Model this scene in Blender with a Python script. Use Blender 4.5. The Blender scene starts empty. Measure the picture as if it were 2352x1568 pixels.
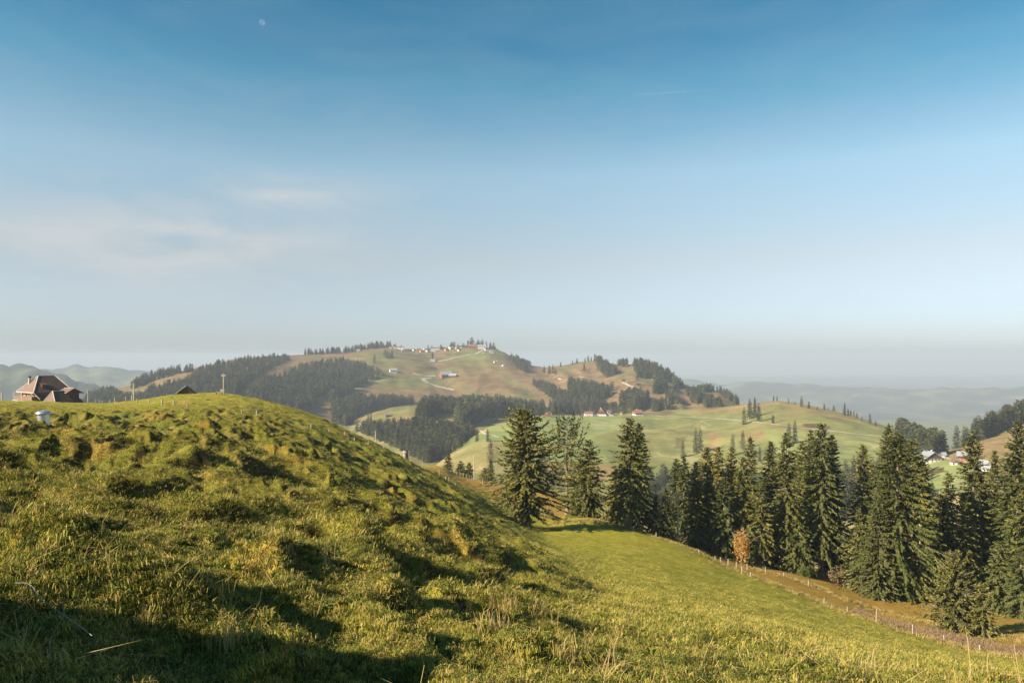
import bpy, bmesh, math, random
import numpy as np
from mathutils import Vector, Matrix

# ------------------------------------------------------------------ camera, light, exposure
F, CX, YH = 1699.0, 1176.0, 820.0          # focal length / centre / horizon of the photograph, on a 2352 px wide copy
scene = bpy.context.scene
COL = bpy.data.collections.new("scene"); scene.collection.children.link(COL)
cam_d = bpy.data.cameras.new("camera")
cam_d.sensor_width = 36.0; cam_d.lens = F / 2352 * 36.0
cam_d.shift_y = (YH - 784.0) / 2352
cam_d.clip_start = 0.1; cam_d.clip_end = 90000
cam = bpy.data.objects.new("camera", cam_d); COL.objects.link(cam)
cam.location = (0, 0, 0); cam.rotation_euler = (math.radians(90), 0, 0)
scene.camera = cam

SUN_EL = math.radians(29.5)
LX, LY = math.cos(math.radians(28)), math.sin(math.radians(28))   # horizontal travel of the light: to the right and a little away
sun_dir = Vector((-LX * math.cos(SUN_EL), -LY * math.cos(SUN_EL), math.sin(SUN_EL)))   # towards the sun
sd = bpy.data.lights.new("sun", 'SUN'); sd.energy = 5.0; sd.angle = math.radians(0.53); sd.color = (1.0, 0.87, 0.69)
sun = bpy.data.objects.new("sun", sd); COL.objects.link(sun)
sun.rotation_euler = sun_dir.to_track_quat('Z', 'Y').to_euler()
sun.location = (-300, -100, 300)

world = bpy.data.worlds.new("World"); scene.world = world; world.use_nodes = True
wn = world.node_tree.nodes; wl = world.node_tree.links; wn.clear()
w_out = wn.new('ShaderNodeOutputWorld'); w_bg = wn.new('ShaderNodeBackground')
sky = wn.new('ShaderNodeTexSky'); sky.sky_type = 'NISHITA'; sky.sun_disc = False
sky.sun_elevation = SUN_EL; sky.sun_rotation = math.atan2(sun_dir.x, sun_dir.y)
sky.altitude = 1200; sky.air_density = 1.0; sky.dust_density = 1.2; sky.ozone_density = 1.5
w_bg.inputs['Strength'].default_value = 0.05
tc = wn.new('ShaderNodeTexCoord'); sep = wn.new('ShaderNodeSeparateXYZ'); wl.new(tc.outputs['Generated'], sep.inputs[0])
cmb = wn.new('ShaderNodeCombineXYZ'); zmx = wn.new('ShaderNodeMath'); zmx.operation = 'MAXIMUM'; zmx.inputs[1].default_value = 0.004
wl.new(sep.outputs['X'], cmb.inputs[0]); wl.new(sep.outputs['Y'], cmb.inputs[1]); wl.new(sep.outputs['Z'], zmx.inputs[0]); wl.new(zmx.outputs[0], cmb.inputs[2]); wl.new(cmb.outputs[0], sky.inputs[0])
rmp = wn.new('ShaderNodeValToRGB'); wl.new(sep.outputs['Z'], rmp.inputs[0])
WR = [(0.0, (0.72, 0.82, 1.08)), (0.05, (1.04, 1.02, 1.15)), (0.128, (1.50, 1.22, 1.03)), (0.237, (1.66, 1.66, 1.36)), (0.343, (0.74, 1.37, 1.25)), (0.385, (0.50, 1.16, 1.16)), (0.426, (0.41, 1.12, 1.13)), (1.0, (0.30, 0.84, 0.92))]
while len(rmp.color_ramp.elements) < len(WR): rmp.color_ramp.elements.new(0.5)
for e, (p, c) in zip(rmp.color_ramp.elements, WR): e.position = p; e.color = (*[x / 2 for x in c], 1)
mul = wn.new('ShaderNodeMix'); mul.data_type = 'RGBA'; mul.blend_type = 'MULTIPLY'; mul.inputs[0].default_value = 1.0
dbl = wn.new('ShaderNodeVectorMath'); dbl.operation = 'SCALE'; dbl.inputs['Scale'].default_value = 2.0; wl.new(rmp.outputs[0], dbl.inputs[0])
wl.new(sky.outputs[0], mul.inputs[6]); wl.new(dbl.outputs[0], mul.inputs[7])
# thin cirrus veil: noise stretched along the horizon, thickest low in the north-west (left of the frame)
cmap = wn.new('ShaderNodeMapping'); wl.new(tc.outputs['Generated'], cmap.inputs[0]); cmap.inputs['Scale'].default_value = (3.0, 3.0, 11.0)
cmap.inputs['Rotation'].default_value = (0, 0.22, 0)
cno = wn.new('ShaderNodeTexNoise'); cno.inputs['Scale'].default_value = 2.3; cno.inputs['Detail'].default_value = 8; cno.inputs['Roughness'].default_value = 0.52
cno.inputs['Distortion'].default_value = 0.6
wl.new(cmap.outputs[0], cno.inputs['Vector'])
cmr = wn.new('ShaderNodeMapRange'); cmr.inputs[1].default_value = 0.36; cmr.inputs[2].default_value = 0.68
wl.new(cno.outputs[0], cmr.inputs[0])
def wmath(op, a, b):
    n = wn.new('ShaderNodeMath'); n.operation = op
    for i, v in enumerate((a, b)):
        if isinstance(v, (int, float)): n.inputs[i].default_value = v
        elif v is not None: wl.new(v, n.inputs[i])
    return n.outputs[0]
def blob(px, py, sx, sz):                      # a bank of cirrus in one quarter of the sky
    d = Vector(((px - CX) / F, 1, (YH - py) / F)).normalized()
    ax = wmath('DIVIDE', wmath('SUBTRACT', sep.outputs['X'], d.x), sx); az = wmath('DIVIDE', wmath('SUBTRACT', sep.outputs['Z'], d.z), sz)
    r2 = wmath('ADD', wmath('MULTIPLY', ax, ax), wmath('MULTIPLY', az, az))
    g = wmath('POWER', 2.718, wmath('MULTIPLY', r2, -1.0))
    return wmath('MULTIPLY', g, wmath('GREATER_THAN', sep.outputs['Y'], 0.0))
cl = wmath('ADD', wmath('MULTIPLY', blob(690, 445, 0.10, 0.020), 0.85), wmath('MULTIPLY', blob(430, 540, 0.16, 0.040), 0.9))
cl = wmath('ADD', cl, wmath('MULTIPLY', blob(60, 600, 0.3, 0.05), 0.7)); cl = wmath('ADD', cl, 0.07)
cfac = wmath('MULTIPLY', cmr.outputs[0], cl)
cmix = wn.new('ShaderNodeMix'); cmix.data_type = 'RGBA'; wl.new(cfac, cmix.inputs[0]); wl.new(mul.outputs[2], cmix.inputs[6])
cmix.inputs[7].default_value = (5.2, 5.6, 5.8, 1)
wl.new(cmix.outputs[2], w_bg.inputs['Color']); wl.new(w_bg.outputs[0], w_out.inputs[0])

scene.view_settings.view_transform = 'Standard'; scene.view_settings.look = 'None'
scene.view_settings.gamma = 1.0; scene.view_settings.use_curve_mapping = False
scene.view_settings.exposure = 1.22
scene.render.engine = 'CYCLES'
cy = scene.cycles
cy.max_bounces = 4; cy.diffuse_bounces = 2; cy.glossy_bounces = 2; cy.transmission_bounces = 2; cy.volume_bounces = 0; cy.transparent_max_bounces = 8
cy.use_denoising = True

# ------------------------------------------------------------------ helpers
rng = np.random.default_rng(7); random.seed(7)
def tag(o, label=None, cat=None, group=None, kind=None):
    if label: o['label'] = label
    if cat: o['category'] = cat
    if group: o['group'] = group
    if kind: o['kind'] = kind
    return o
def link(name, mesh, parent=None, loc=(0, 0, 0), rz=0.0, sc=None):
    o = bpy.data.objects.new(name, mesh); COL.objects.link(o); o.location = loc; o.rotation_euler = (0, 0, rz)
    if sc is not None: o.scale = sc
    if parent is not None: o.parent = parent
    return o
def empty(name, loc, rz=0.0):
    o = bpy.data.objects.new(name, None); COL.objects.link(o); o.location = loc; o.rotation_euler = (0, 0, rz); o.empty_display_size = 0.5
    return o
def mesh_np(name, verts, faces, mats, smooth=False, midx=None):
    me = bpy.data.meshes.new(name)
    verts = np.asarray(verts, dtype=np.float32); faces = np.asarray(faces, dtype=np.int32)
    nf, k = faces.shape
    me.vertices.add(len(verts)); me.vertices.foreach_set('co', verts.ravel())
    me.loops.add(nf * k); me.loops.foreach_set('vertex_index', faces.ravel())
    me.polygons.add(nf); me.polygons.foreach_set('loop_start', np.arange(0, nf * k, k, dtype=np.int32))
    if smooth: me.polygons.foreach_set('use_smooth', np.ones(nf, dtype=bool))
    if midx is not None: me.polygons.foreach_set('material_index', np.asarray(midx, dtype=np.int32))
    for m in (mats if isinstance(mats, (list, tuple)) else [mats]): me.materials.append(m)
    me.update(); me.validate()
    return me
class MB:
    """collects polygons into one mesh"""
    def __init__(s): s.v = []; s.f = []; s.m = []
    def poly(s, pts, m=0):
        b = len(s.v); s.v += [tuple(p) for p in pts]; s.f.append(tuple(range(b, b + len(pts)))); s.m.append(m)
    def box(s, x0, x1, y0, y1, z0, z1, m=0):
        b = len(s.v); s.v += [(x, y, z) for z in (z0, z1) for y in (y0, y1) for x in (x0, x1)]
        for q in ((0, 2, 3, 1), (4, 5, 7, 6), (0, 1, 5, 4), (2, 6, 7, 3), (0, 4, 6, 2), (1, 3, 7, 5)):
            s.f.append(tuple(b + i for i in q)); s.m.append(m)
    def tube(s, p0, p1, r0, r1, n=6, m=0, caps=True):
        p0 = Vector(p0); p1 = Vector(p1); d = (p1 - p0).normalized()
        a = d.cross(Vector((0, 0, 1)) if abs(d.z) < .9 else Vector((1, 0, 0))).normalized(); c = d.cross(a)
        b = len(s.v)
        for p, r in ((p0, r0), (p1, r1)):
            for i in range(n):
                t = 2 * math.pi * i / n; s.v.append(tuple(p + a * (r * math.cos(t)) + c * (r * math.sin(t))))
        for i in range(n):
            j = (i + 1) % n; s.f.append((b + i, b + j, b + n + j, b + n + i)); s.m.append(m)
        if caps:
            s.f.append(tuple(b + n + i for i in range(n))); s.m.append(m); s.f.append(tuple(b + i for i in reversed(range(n)))); s.m.append(m)
    def slab(s, pts, t, m=0):
        """a flat plate: polygon pts (top) with thickness t along minus its normal"""
        P = [Vector(p) for p in pts]; n = (P[1] - P[0]).cross(P[-1] - P[0]).normalized()
        if n.z < 0: P = P[::-1]; n = -n
        Q = [p - n * t for p in P]; b = len(s.v); k = len(P); s.v += [tuple(p) for p in P + Q]
        s.f.append(tuple(b + i for i in range(k))); s.m.append(m); s.f.append(tuple(b + k + i for i in reversed(range(k)))); s.m.append(m)
        for i in range(k):
            j = (i + 1) % k; s.f.append((b + i, b + k + i, b + k + j, b + j)); s.m.append(m)
    def mesh(s, name, mats, smooth=False):
        me = bpy.data.meshes.new(name); me.from_pydata(s.v, [], s.f)
        for m in (mats if isinstance(mats, (list, tuple)) else [mats]): me.materials.append(m)
        me.polygons.foreach_set('material_index', s.m)
        if smooth: me.polygons.foreach_set('use_smooth', [True] * len(s.f))
        me.update(); return me

# ------------------------------------------------------------------ materials
def new_mat(name):
    m = bpy.data.materials.new(name); m.use_nodes = True; nt = m.node_tree; nt.nodes.clear()
    o = nt.nodes.new('ShaderNodeOutputMaterial'); b = nt.nodes.new('ShaderNodeBsdfPrincipled'); nt.links.new(b.outputs[0], o.inputs[0])
    b.inputs['Roughness'].default_value = 0.85; b.inputs['Specular IOR Level'].default_value = 0.25
    return m, nt, b
def nd(nt, kind, **kw):
    n = nt.nodes.new(kind)
    for k, v in kw.items():
        if k.startswith('i_'): n.inputs[k[2:]].default_value = v
        else: setattr(n, k, v)
    return n
def ramp(nt, src, stops, interp='LINEAR'):
    r = nt.nodes.new('ShaderNodeValToRGB'); r.color_ramp.interpolation = interp
    while len(r.color_ramp.elements) < len(stops): r.color_ramp.elements.new(0.5)
    for e, (p, c) in zip(r.color_ramp.elements, stops): e.position = p; e.color = (*c, 1) if len(c) == 3 else c
    nt.links.new(src, r.inputs[0]); return r.outputs[0]
def noise(nt, scale, detail=4, rough=0.55, vec=None, dist=0.0):
    n = nd(nt, 'ShaderNodeTexNoise'); n.inputs['Scale'].default_value = scale; n.inputs['Detail'].default_value = detail
    n.inputs['Roughness'].default_value = rough; n.inputs['Distortion'].default_value = dist
    if vec is not None: nt.links.new(vec, n.inputs['Vector'])
    return n.outputs[0]
def mixc(nt, fac, a, b, mode='MIX'):
    n = nt.nodes.new('ShaderNodeMix'); n.data_type = 'RGBA'; n.blend_type = mode
    for i, v in ((0, fac), (6, a), (7, b)):
        if isinstance(v, (int, float)): n.inputs[i].default_value = v
        elif isinstance(v, tuple): n.inputs[i].default_value = (*v, 1)
        else: nt.links.new(v, n.inputs[i])
    return n.outputs[2]
def mrange(nt, src, a, b, c=0.0, d=1.0):
    n = nt.nodes.new('ShaderNodeMapRange'); n.interpolation_type = 'SMOOTHSTEP'
    n.inputs[1].default_value = a; n.inputs[2].default_value = b; n.inputs[3].default_value = c; n.inputs[4].default_value = d
    nt.links.new(src, n.inputs[0]); return n.outputs[0]
def mmul(nt, a, b, op='MULTIPLY'):
    n = nt.nodes.new('ShaderNodeMath'); n.operation = op; n.use_clamp = False
    for i, v in enumerate((a, b)):
        if isinstance(v, (int, float)): n.inputs[i].default_value = v
        else: nt.links.new(v, n.inputs[i])
    return n.outputs[0]
def attr(nt, name):
    n = nt.nodes.new('ShaderNodeAttribute'); n.attribute_name = name; return n.outputs['Fac']
def plain(name, c1, c2=None, scale=3.0, rough=0.8, metal=0.0, bump=0.0, detail=5, coord='Object'):
    m, nt, b = new_mat(name); t = nd(nt, 'ShaderNodeTexCoord').outputs[coord]
    c2 = c2 or tuple(x * 0.7 for x in c1)
    n = noise(nt, scale, detail, 0.6, t)
    nt.links.new(ramp(nt, n, [(0.3, c2), (0.7, c1)]), b.inputs['Base Color'])
    b.inputs['Roughness'].default_value = rough; b.inputs['Metallic'].default_value = metal
    if bump:
        bp = nd(nt, 'ShaderNodeBump'); bp.inputs['Strength'].default_value = bump; bp.inputs['Distance'].default_value = 0.05
        nt.links.new(n, bp.inputs['Height']); nt.links.new(bp.outputs[0], b.inputs['Normal'])
    return m

def grass_ground():
    m, nt, b = new_mat("meadow_grass"); t = nd(nt, 'ShaderNodeTexCoord').outputs['Object']
    big = noise(nt, 0.045, 5, 0.6, t); mid = noise(nt, 0.55, 5, 0.65, t, 0.6); fine = noise(nt, 5.0, 4, 0.7, t); vfine = noise(nt, 22.0, 2, 0.6, t)
    base = ramp(nt, mid, [(0.28, (0.050, 0.060, 0.010)), (0.42, (0.150, 0.150, 0.018)), (0.54, (0.290, 0.245, 0.034)), (0.70, (0.400, 0.290, 0.070))])
    g2 = ramp(nt, fine, [(0.30, (0.060, 0.075, 0.010)), (0.5, (0.210, 0.205, 0.020)), (0.70, (0.420, 0.340, 0.055))])
    c = mixc(nt, 0.5, base, g2)
    cool = mixc(nt, mrange(nt, big, 0.40, 0.62), c, (0.110, 0.165, 0.020)); c = mixc(nt, 0.45, c, cool)
    mead = ramp(nt, mid, [(0.28, (0.240, 0.240, 0.026)), (0.50, (0.390, 0.350, 0.040)), (0.70, (0.520, 0.420, 0.060))])
    c = mixc(nt, mmul(nt, attr(nt, 'meadow'), 0.75), c, mead)
    dry = ramp(nt, fine, [(0.3, (0.330, 0.180, 0.030)), (0.7, (0.540, 0.340, 0.075))])
    c = mixc(nt, attr(nt, 'dry'), c, dry)
    heath = ramp(nt, fine, [(0.3, (0.070, 0.030, 0.012)), (0.6, (0.190, 0.080, 0.030)), (0.75, (0.300, 0.170, 0.070))])
    c = mixc(nt, attr(nt, 'heath'), c, heath)
    soil_shade = ramp(nt, fine, [(0.3, (0.028, 0.019, 0.008)), (0.7, (0.110, 0.075, 0.025))])  # bare soil, toned darker to carry the shade of the scarps
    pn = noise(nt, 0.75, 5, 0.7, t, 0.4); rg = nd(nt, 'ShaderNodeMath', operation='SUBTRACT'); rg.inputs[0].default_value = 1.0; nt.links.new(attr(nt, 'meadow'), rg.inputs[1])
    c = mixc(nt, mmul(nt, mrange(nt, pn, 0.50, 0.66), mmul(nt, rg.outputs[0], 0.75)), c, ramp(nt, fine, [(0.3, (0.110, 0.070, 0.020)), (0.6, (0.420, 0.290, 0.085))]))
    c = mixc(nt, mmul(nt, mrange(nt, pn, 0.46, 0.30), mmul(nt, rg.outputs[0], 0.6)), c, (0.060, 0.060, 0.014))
    c = mixc(nt, attr(nt, 'slip_shade'), c, soil_shade)
    nt.links.new(c, b.inputs['Base Color'])
    h = mmul(nt, mmul(nt, fine, 0.8), mmul(nt, vfine, 0.4), 'ADD')
    bp = nd(nt, 'ShaderNodeBump'); bp.inputs['Strength'].default_value = 1.0; bp.inputs['Distance'].default_value = 0.30
    nt.links.new(h, bp.inputs['Height']); nt.links.new(bp.outputs[0], b.inputs['Normal'])
    b.inputs['Roughness'].default_value = 0.9; b.inputs['Specular IOR Level'].default_value = 0.1
    return m
def hill_ground():
    m, nt, b = new_mat("hill_pasture"); t = nd(nt, 'ShaderNodeTexCoord').outputs['Object']
    big = noise(nt, 0.004, 5, 0.6, t, 0.8); mid = noise(nt, 0.022, 5, 0.65, t, 0.5); fine = noise(nt, 0.2, 4, 0.7, t)
    green = ramp(nt, mid, [(0.3, (0.125, 0.155, 0.055)), (0.5, (0.195, 0.210, 0.065)), (0.7, (0.290, 0.270, 0.085))])
    dry = ramp(nt, mid, [(0.3, (0.170, 0.105, 0.055)), (0.5, (0.290, 0.180, 0.085)), (0.7, (0.400, 0.260, 0.120))])
    sx = nd(nt, 'ShaderNodeSeparateXYZ'); nt.links.new(t, sx.inputs[0]); tw = noise(nt, 0.010, 4, 0.6, t); tr_ = mmul(nt, mmul(nt, sx.outputs[2], 0.42), mmul(nt, tw, 26.0), 'ADD'); sn = mmul(nt, tr_, 0.0, 'SINE')
    tn = noise(nt, 0.006, 3, 0.6, t)
    f = mmul(nt, mrange(nt, big, 0.47, 0.53), attr(nt, 'mix'))
    f = mmul(nt, f, attr(nt, 'dry'), 'ADD')
    f2 = nd(nt, 'ShaderNodeClamp'); nt.links.new(f, f2.inputs[0])
    c = mixc(nt, f2.outputs[0], green, dry)
    c = mixc(nt, mmul(nt, mrange(nt, fine, 0.35, 0.7), 0.35), c, (0.120, 0.110, 0.030))
    lush = ramp(nt, mid, [(0.3, (0.190, 0.240, 0.080)), (0.7, (0.270, 0.300, 0.100))])
    c = mixc(nt, attr(nt, 'lush'), c, lush)
    c = mixc(nt, mmul(nt, mrange(nt, sn, 0.72, 0.97), mrange(nt, tn, 0.46, 0.60, 0.0, 0.40)), c, (0.105, 0.085, 0.045))
    c = mixc(nt, mmul(nt, mrange(nt, sn, -0.75, -0.98), mrange(nt, tn, 0.46, 0.60, 0.0, 0.45)), c, (0.420, 0.340, 0.180))
    shr = ramp(nt, fine, [(0.35, (0.035, 0.035, 0.015)), (0.65, (0.160, 0.100, 0.040))])
    c = mixc(nt, attr(nt, 'heath'), c, shr)
    tn_ = nd(nt, 'ShaderNodeVectorMath', operation='SCALE'); nt.links.new(c, tn_.inputs[0]); nt.links.new(attr(nt, 'sward'), tn_.inputs['Scale']); c = tn_.outputs[0]
    nt.links.new(c, b.inputs['Base Color'])
    bp = nd(nt, 'ShaderNodeBump'); bp.inputs['Strength'].default_value = 0.8; bp.inputs['Distance'].default_value = 2.5
    nt.links.new(mid, bp.inputs['Height']); nt.links.new(bp.outputs[0], b.inputs['Normal'])
    b.inputs['Roughness'].default_value = 0.95; b.inputs['Specular IOR Level'].default_value = 0.05
    return m
def far_ground():
    m, nt, b = new_mat("far_hills"); t = nd(nt, 'ShaderNodeTexCoord').outputs['Object']
    n = noise(nt, 0.0035, 8, 0.62, t)
    nt.links.new(ramp(nt, n, [(0.40, (0.020, 0.028, 0.016)), (0.52, (0.050, 0.060, 0.025)), (0.62, (0.150, 0.150, 0.060))]), b.inputs['Base Color'])
    return m
def leaf_mat(name, stops, trans=0.25, rnd=0.5, scale=0.8, world=False):
    m, nt, b = new_mat(name); t = nd(nt, 'ShaderNodeNewGeometry').outputs['Position'] if world else nd(nt, 'ShaderNodeTexCoord').outputs['Object']
    n = noise(nt, scale, 4, 0.6, t); oi = nd(nt, 'ShaderNodeObjectInfo').outputs['Random']
    f = mmul(nt, mmul(nt, n, 1 - rnd * 0.6), mmul(nt, oi, rnd * 0.6), 'ADD')
    c = ramp(nt, f, stops); nt.links.new(c, b.inputs['Base Color'])
    b.inputs['Roughness'].default_value = 0.7; b.inputs['Specular IOR Level'].default_value = 0.2
    if trans:
        tr = nd(nt, 'ShaderNodeBsdfTranslucent'); nt.links.new(c, tr.inputs[0]); mx = nd(nt, 'ShaderNodeMixShader'); mx.inputs[0].default_value = trans
        nt.links.new(b.outputs[0], mx.inputs[1]); nt.links.new(tr.outputs[0], mx.inputs[2])
        nt.links.new(mx.outputs[0], [x for x in nt.nodes if x.type == 'OUTPUT_MATERIAL'][0].inputs[0])
    return m
M = {}
M['ground'] = grass_ground(); M['hill'] = hill_ground(); M['far'] = far_ground()
M['needle'] = leaf_mat("spruce_needles", [(0.2, (0.040, 0.052, 0.014)), (0.42, (0.095, 0.105, 0.024)), (0.6, (0.170, 0.155, 0.034)), (0.8, (0.230, 0.190, 0.045))], 0.08, 0.55, 0.5)
M['needle_cool'] = leaf_mat("fir_needles", [(0.2, (0.038, 0.050, 0.016)), (0.5, (0.084, 0.098, 0.026)), (0.8, (0.170, 0.160, 0.042))], 0.10, 0.4, 0.6)
M['needle_far'] = leaf_mat("distant_spruce", [(0.2, (0.030, 0.036, 0.014)), (0.5, (0.066, 0.072, 0.024)), (0.75, (0.165, 0.145, 0.050))], 0.0, 0.7, 0.1)
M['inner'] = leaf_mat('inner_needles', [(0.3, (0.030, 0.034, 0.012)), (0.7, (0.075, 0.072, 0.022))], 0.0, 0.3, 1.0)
M['orange'] = leaf_mat("autumn_leaves", [(0.3, (0.400, 0.210, 0.045)), (0.7, (0.660, 0.420, 0.110))], 0.35, 0.2, 1.5)
M['bark'] = plain("bark", (0.300, 0.230, 0.160), (0.090, 0.065, 0.045), 2.5, 0.95, bump=0.6)
M['deadwood'] = plain("dead_branches", (0.420, 0.350, 0.260), (0.200, 0.160, 0.110), 3.0, 0.95)
M['postwood'] = plain("weathered_post", (0.520, 0.450, 0.340), (0.280, 0.230, 0.160), 9.0, 0.9)
M['wire'] = plain("wire", (0.25, 0.25, 0.25), (0.18, 0.18, 0.18), 5, 0.6, 0.3)
M['blade'] = leaf_mat("grass_blades", [(0.32, (0.045, 0.040, 0.008)), (0.41, (0.130, 0.125, 0.018)), (0.50, (0.280, 0.255, 0.034)), (0.60, (0.420, 0.335, 0.070)), (0.70, (0.500, 0.350, 0.120))], 0.16, 0.8, 0.5, True)
M['blade_green'] = leaf_mat("green_grass_blades", [(0.32, (0.045, 0.065, 0.014)), (0.48, (0.150, 0.185, 0.026)), (0.66, (0.320, 0.310, 0.045))], 0.16, 0.8, 0.35, True)
M['straw'] = leaf_mat("straw_stalks", [(0.25, (0.300, 0.200, 0.070)), (0.75, (0.600, 0.450, 0.190))], 0.3, 0.6, 4.0)
M['herb'] = leaf_mat("meadow_herbs", [(0.25, (0.045, 0.070, 0.014)), (0.6, (0.110, 0.140, 0.026)), (0.85, (0.260, 0.220, 0.040))], 0.3, 0.8, 4.0)
# ------------------------------------------------------------------ noise and interpolation in numpy
_pr = np.random.default_rng(11); _perm = _pr.permutation(512); _ang = _pr.random(512) * 2 * np.pi
def perlin(x, y, seed=0):
    xi = np.floor(x).astype(np.int64); yi = np.floor(y).astype(np.int64); xf = x - xi; yf = y - yi
    def g(ix, iy, dx, dy):
        h = _perm[(_perm[(ix + seed * 37) % 512] + iy * 1 + seed * 101) % 512]; a = _ang[h]
        return np.cos(a) * dx + np.sin(a) * dy
    u = xf * xf * xf * (xf * (xf * 6 - 15) + 10); v = yf * yf * yf * (yf * (yf * 6 - 15) + 10)
    a = g(xi, yi, xf, yf); b = g(xi + 1, yi, xf - 1, yf); c = g(xi, yi + 1, xf, yf - 1); d = g(xi + 1, yi + 1, xf - 1, yf - 1)
    return (a + (b - a) * u) + ((c + (d - c) * u) - (a + (b - a) * u)) * v
def fbm(x, y, octs=4, seed=0, rough=0.5):
    s = 0; a = 1.0; t = 0
    for i in range(octs):
        s = s + a * perlin(x * 2 ** i + 17.3 * i, y * 2 ** i - 9.1 * i, seed + i); t += a; a *= rough
    return s / t * 1.6
def sstep(a, b, x):
    t = np.clip((x - a) / (b - a), 0, 1); return t * t * (3 - 2 * t)
def pchip(x, y, xq):
    """monotone cubic along axis 0 of y; y may be 2-D"""
    x = np.asarray(x, float); y = np.asarray(y, float); one = y.ndim == 1
    if one: y = y[:, None]
    h = np.diff(x)[:, None]; d = np.diff(y, axis=0) / h; m = np.zeros_like(y)
    w1 = 2 * h[1:] + h[:-1]; w2 = h[1:] + 2 * h[:-1]
    with np.errstate(divide='ignore', invalid='ignore'):
        mm = (w1 + w2) / (w1 / d[:-1] + w2 / d[1:])
    mm[(d[:-1] * d[1:]) <= 0] = 0; m[1:-1] = mm; m[0] = d[0]; m[-1] = d[-1]
    xq = np.asarray(xq, float); xc = np.clip(xq, x[0], x[-1]); i = np.clip(np.searchsorted(x, xc, side='right') - 1, 0, len(x) - 2)
    hh = (x[i + 1] - x[i])[:, None]; t = ((xc - x[i])[:, None]) / hh
    r = (2*t**3-3*t**2+1) * y[i] + (t**3-2*t**2+t) * hh * m[i] + (-2*t**3+3*t**2) * y[i+1] + (t**3-t**2) * hh * m[i+1]
    return r[:, 0] if one else r

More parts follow.
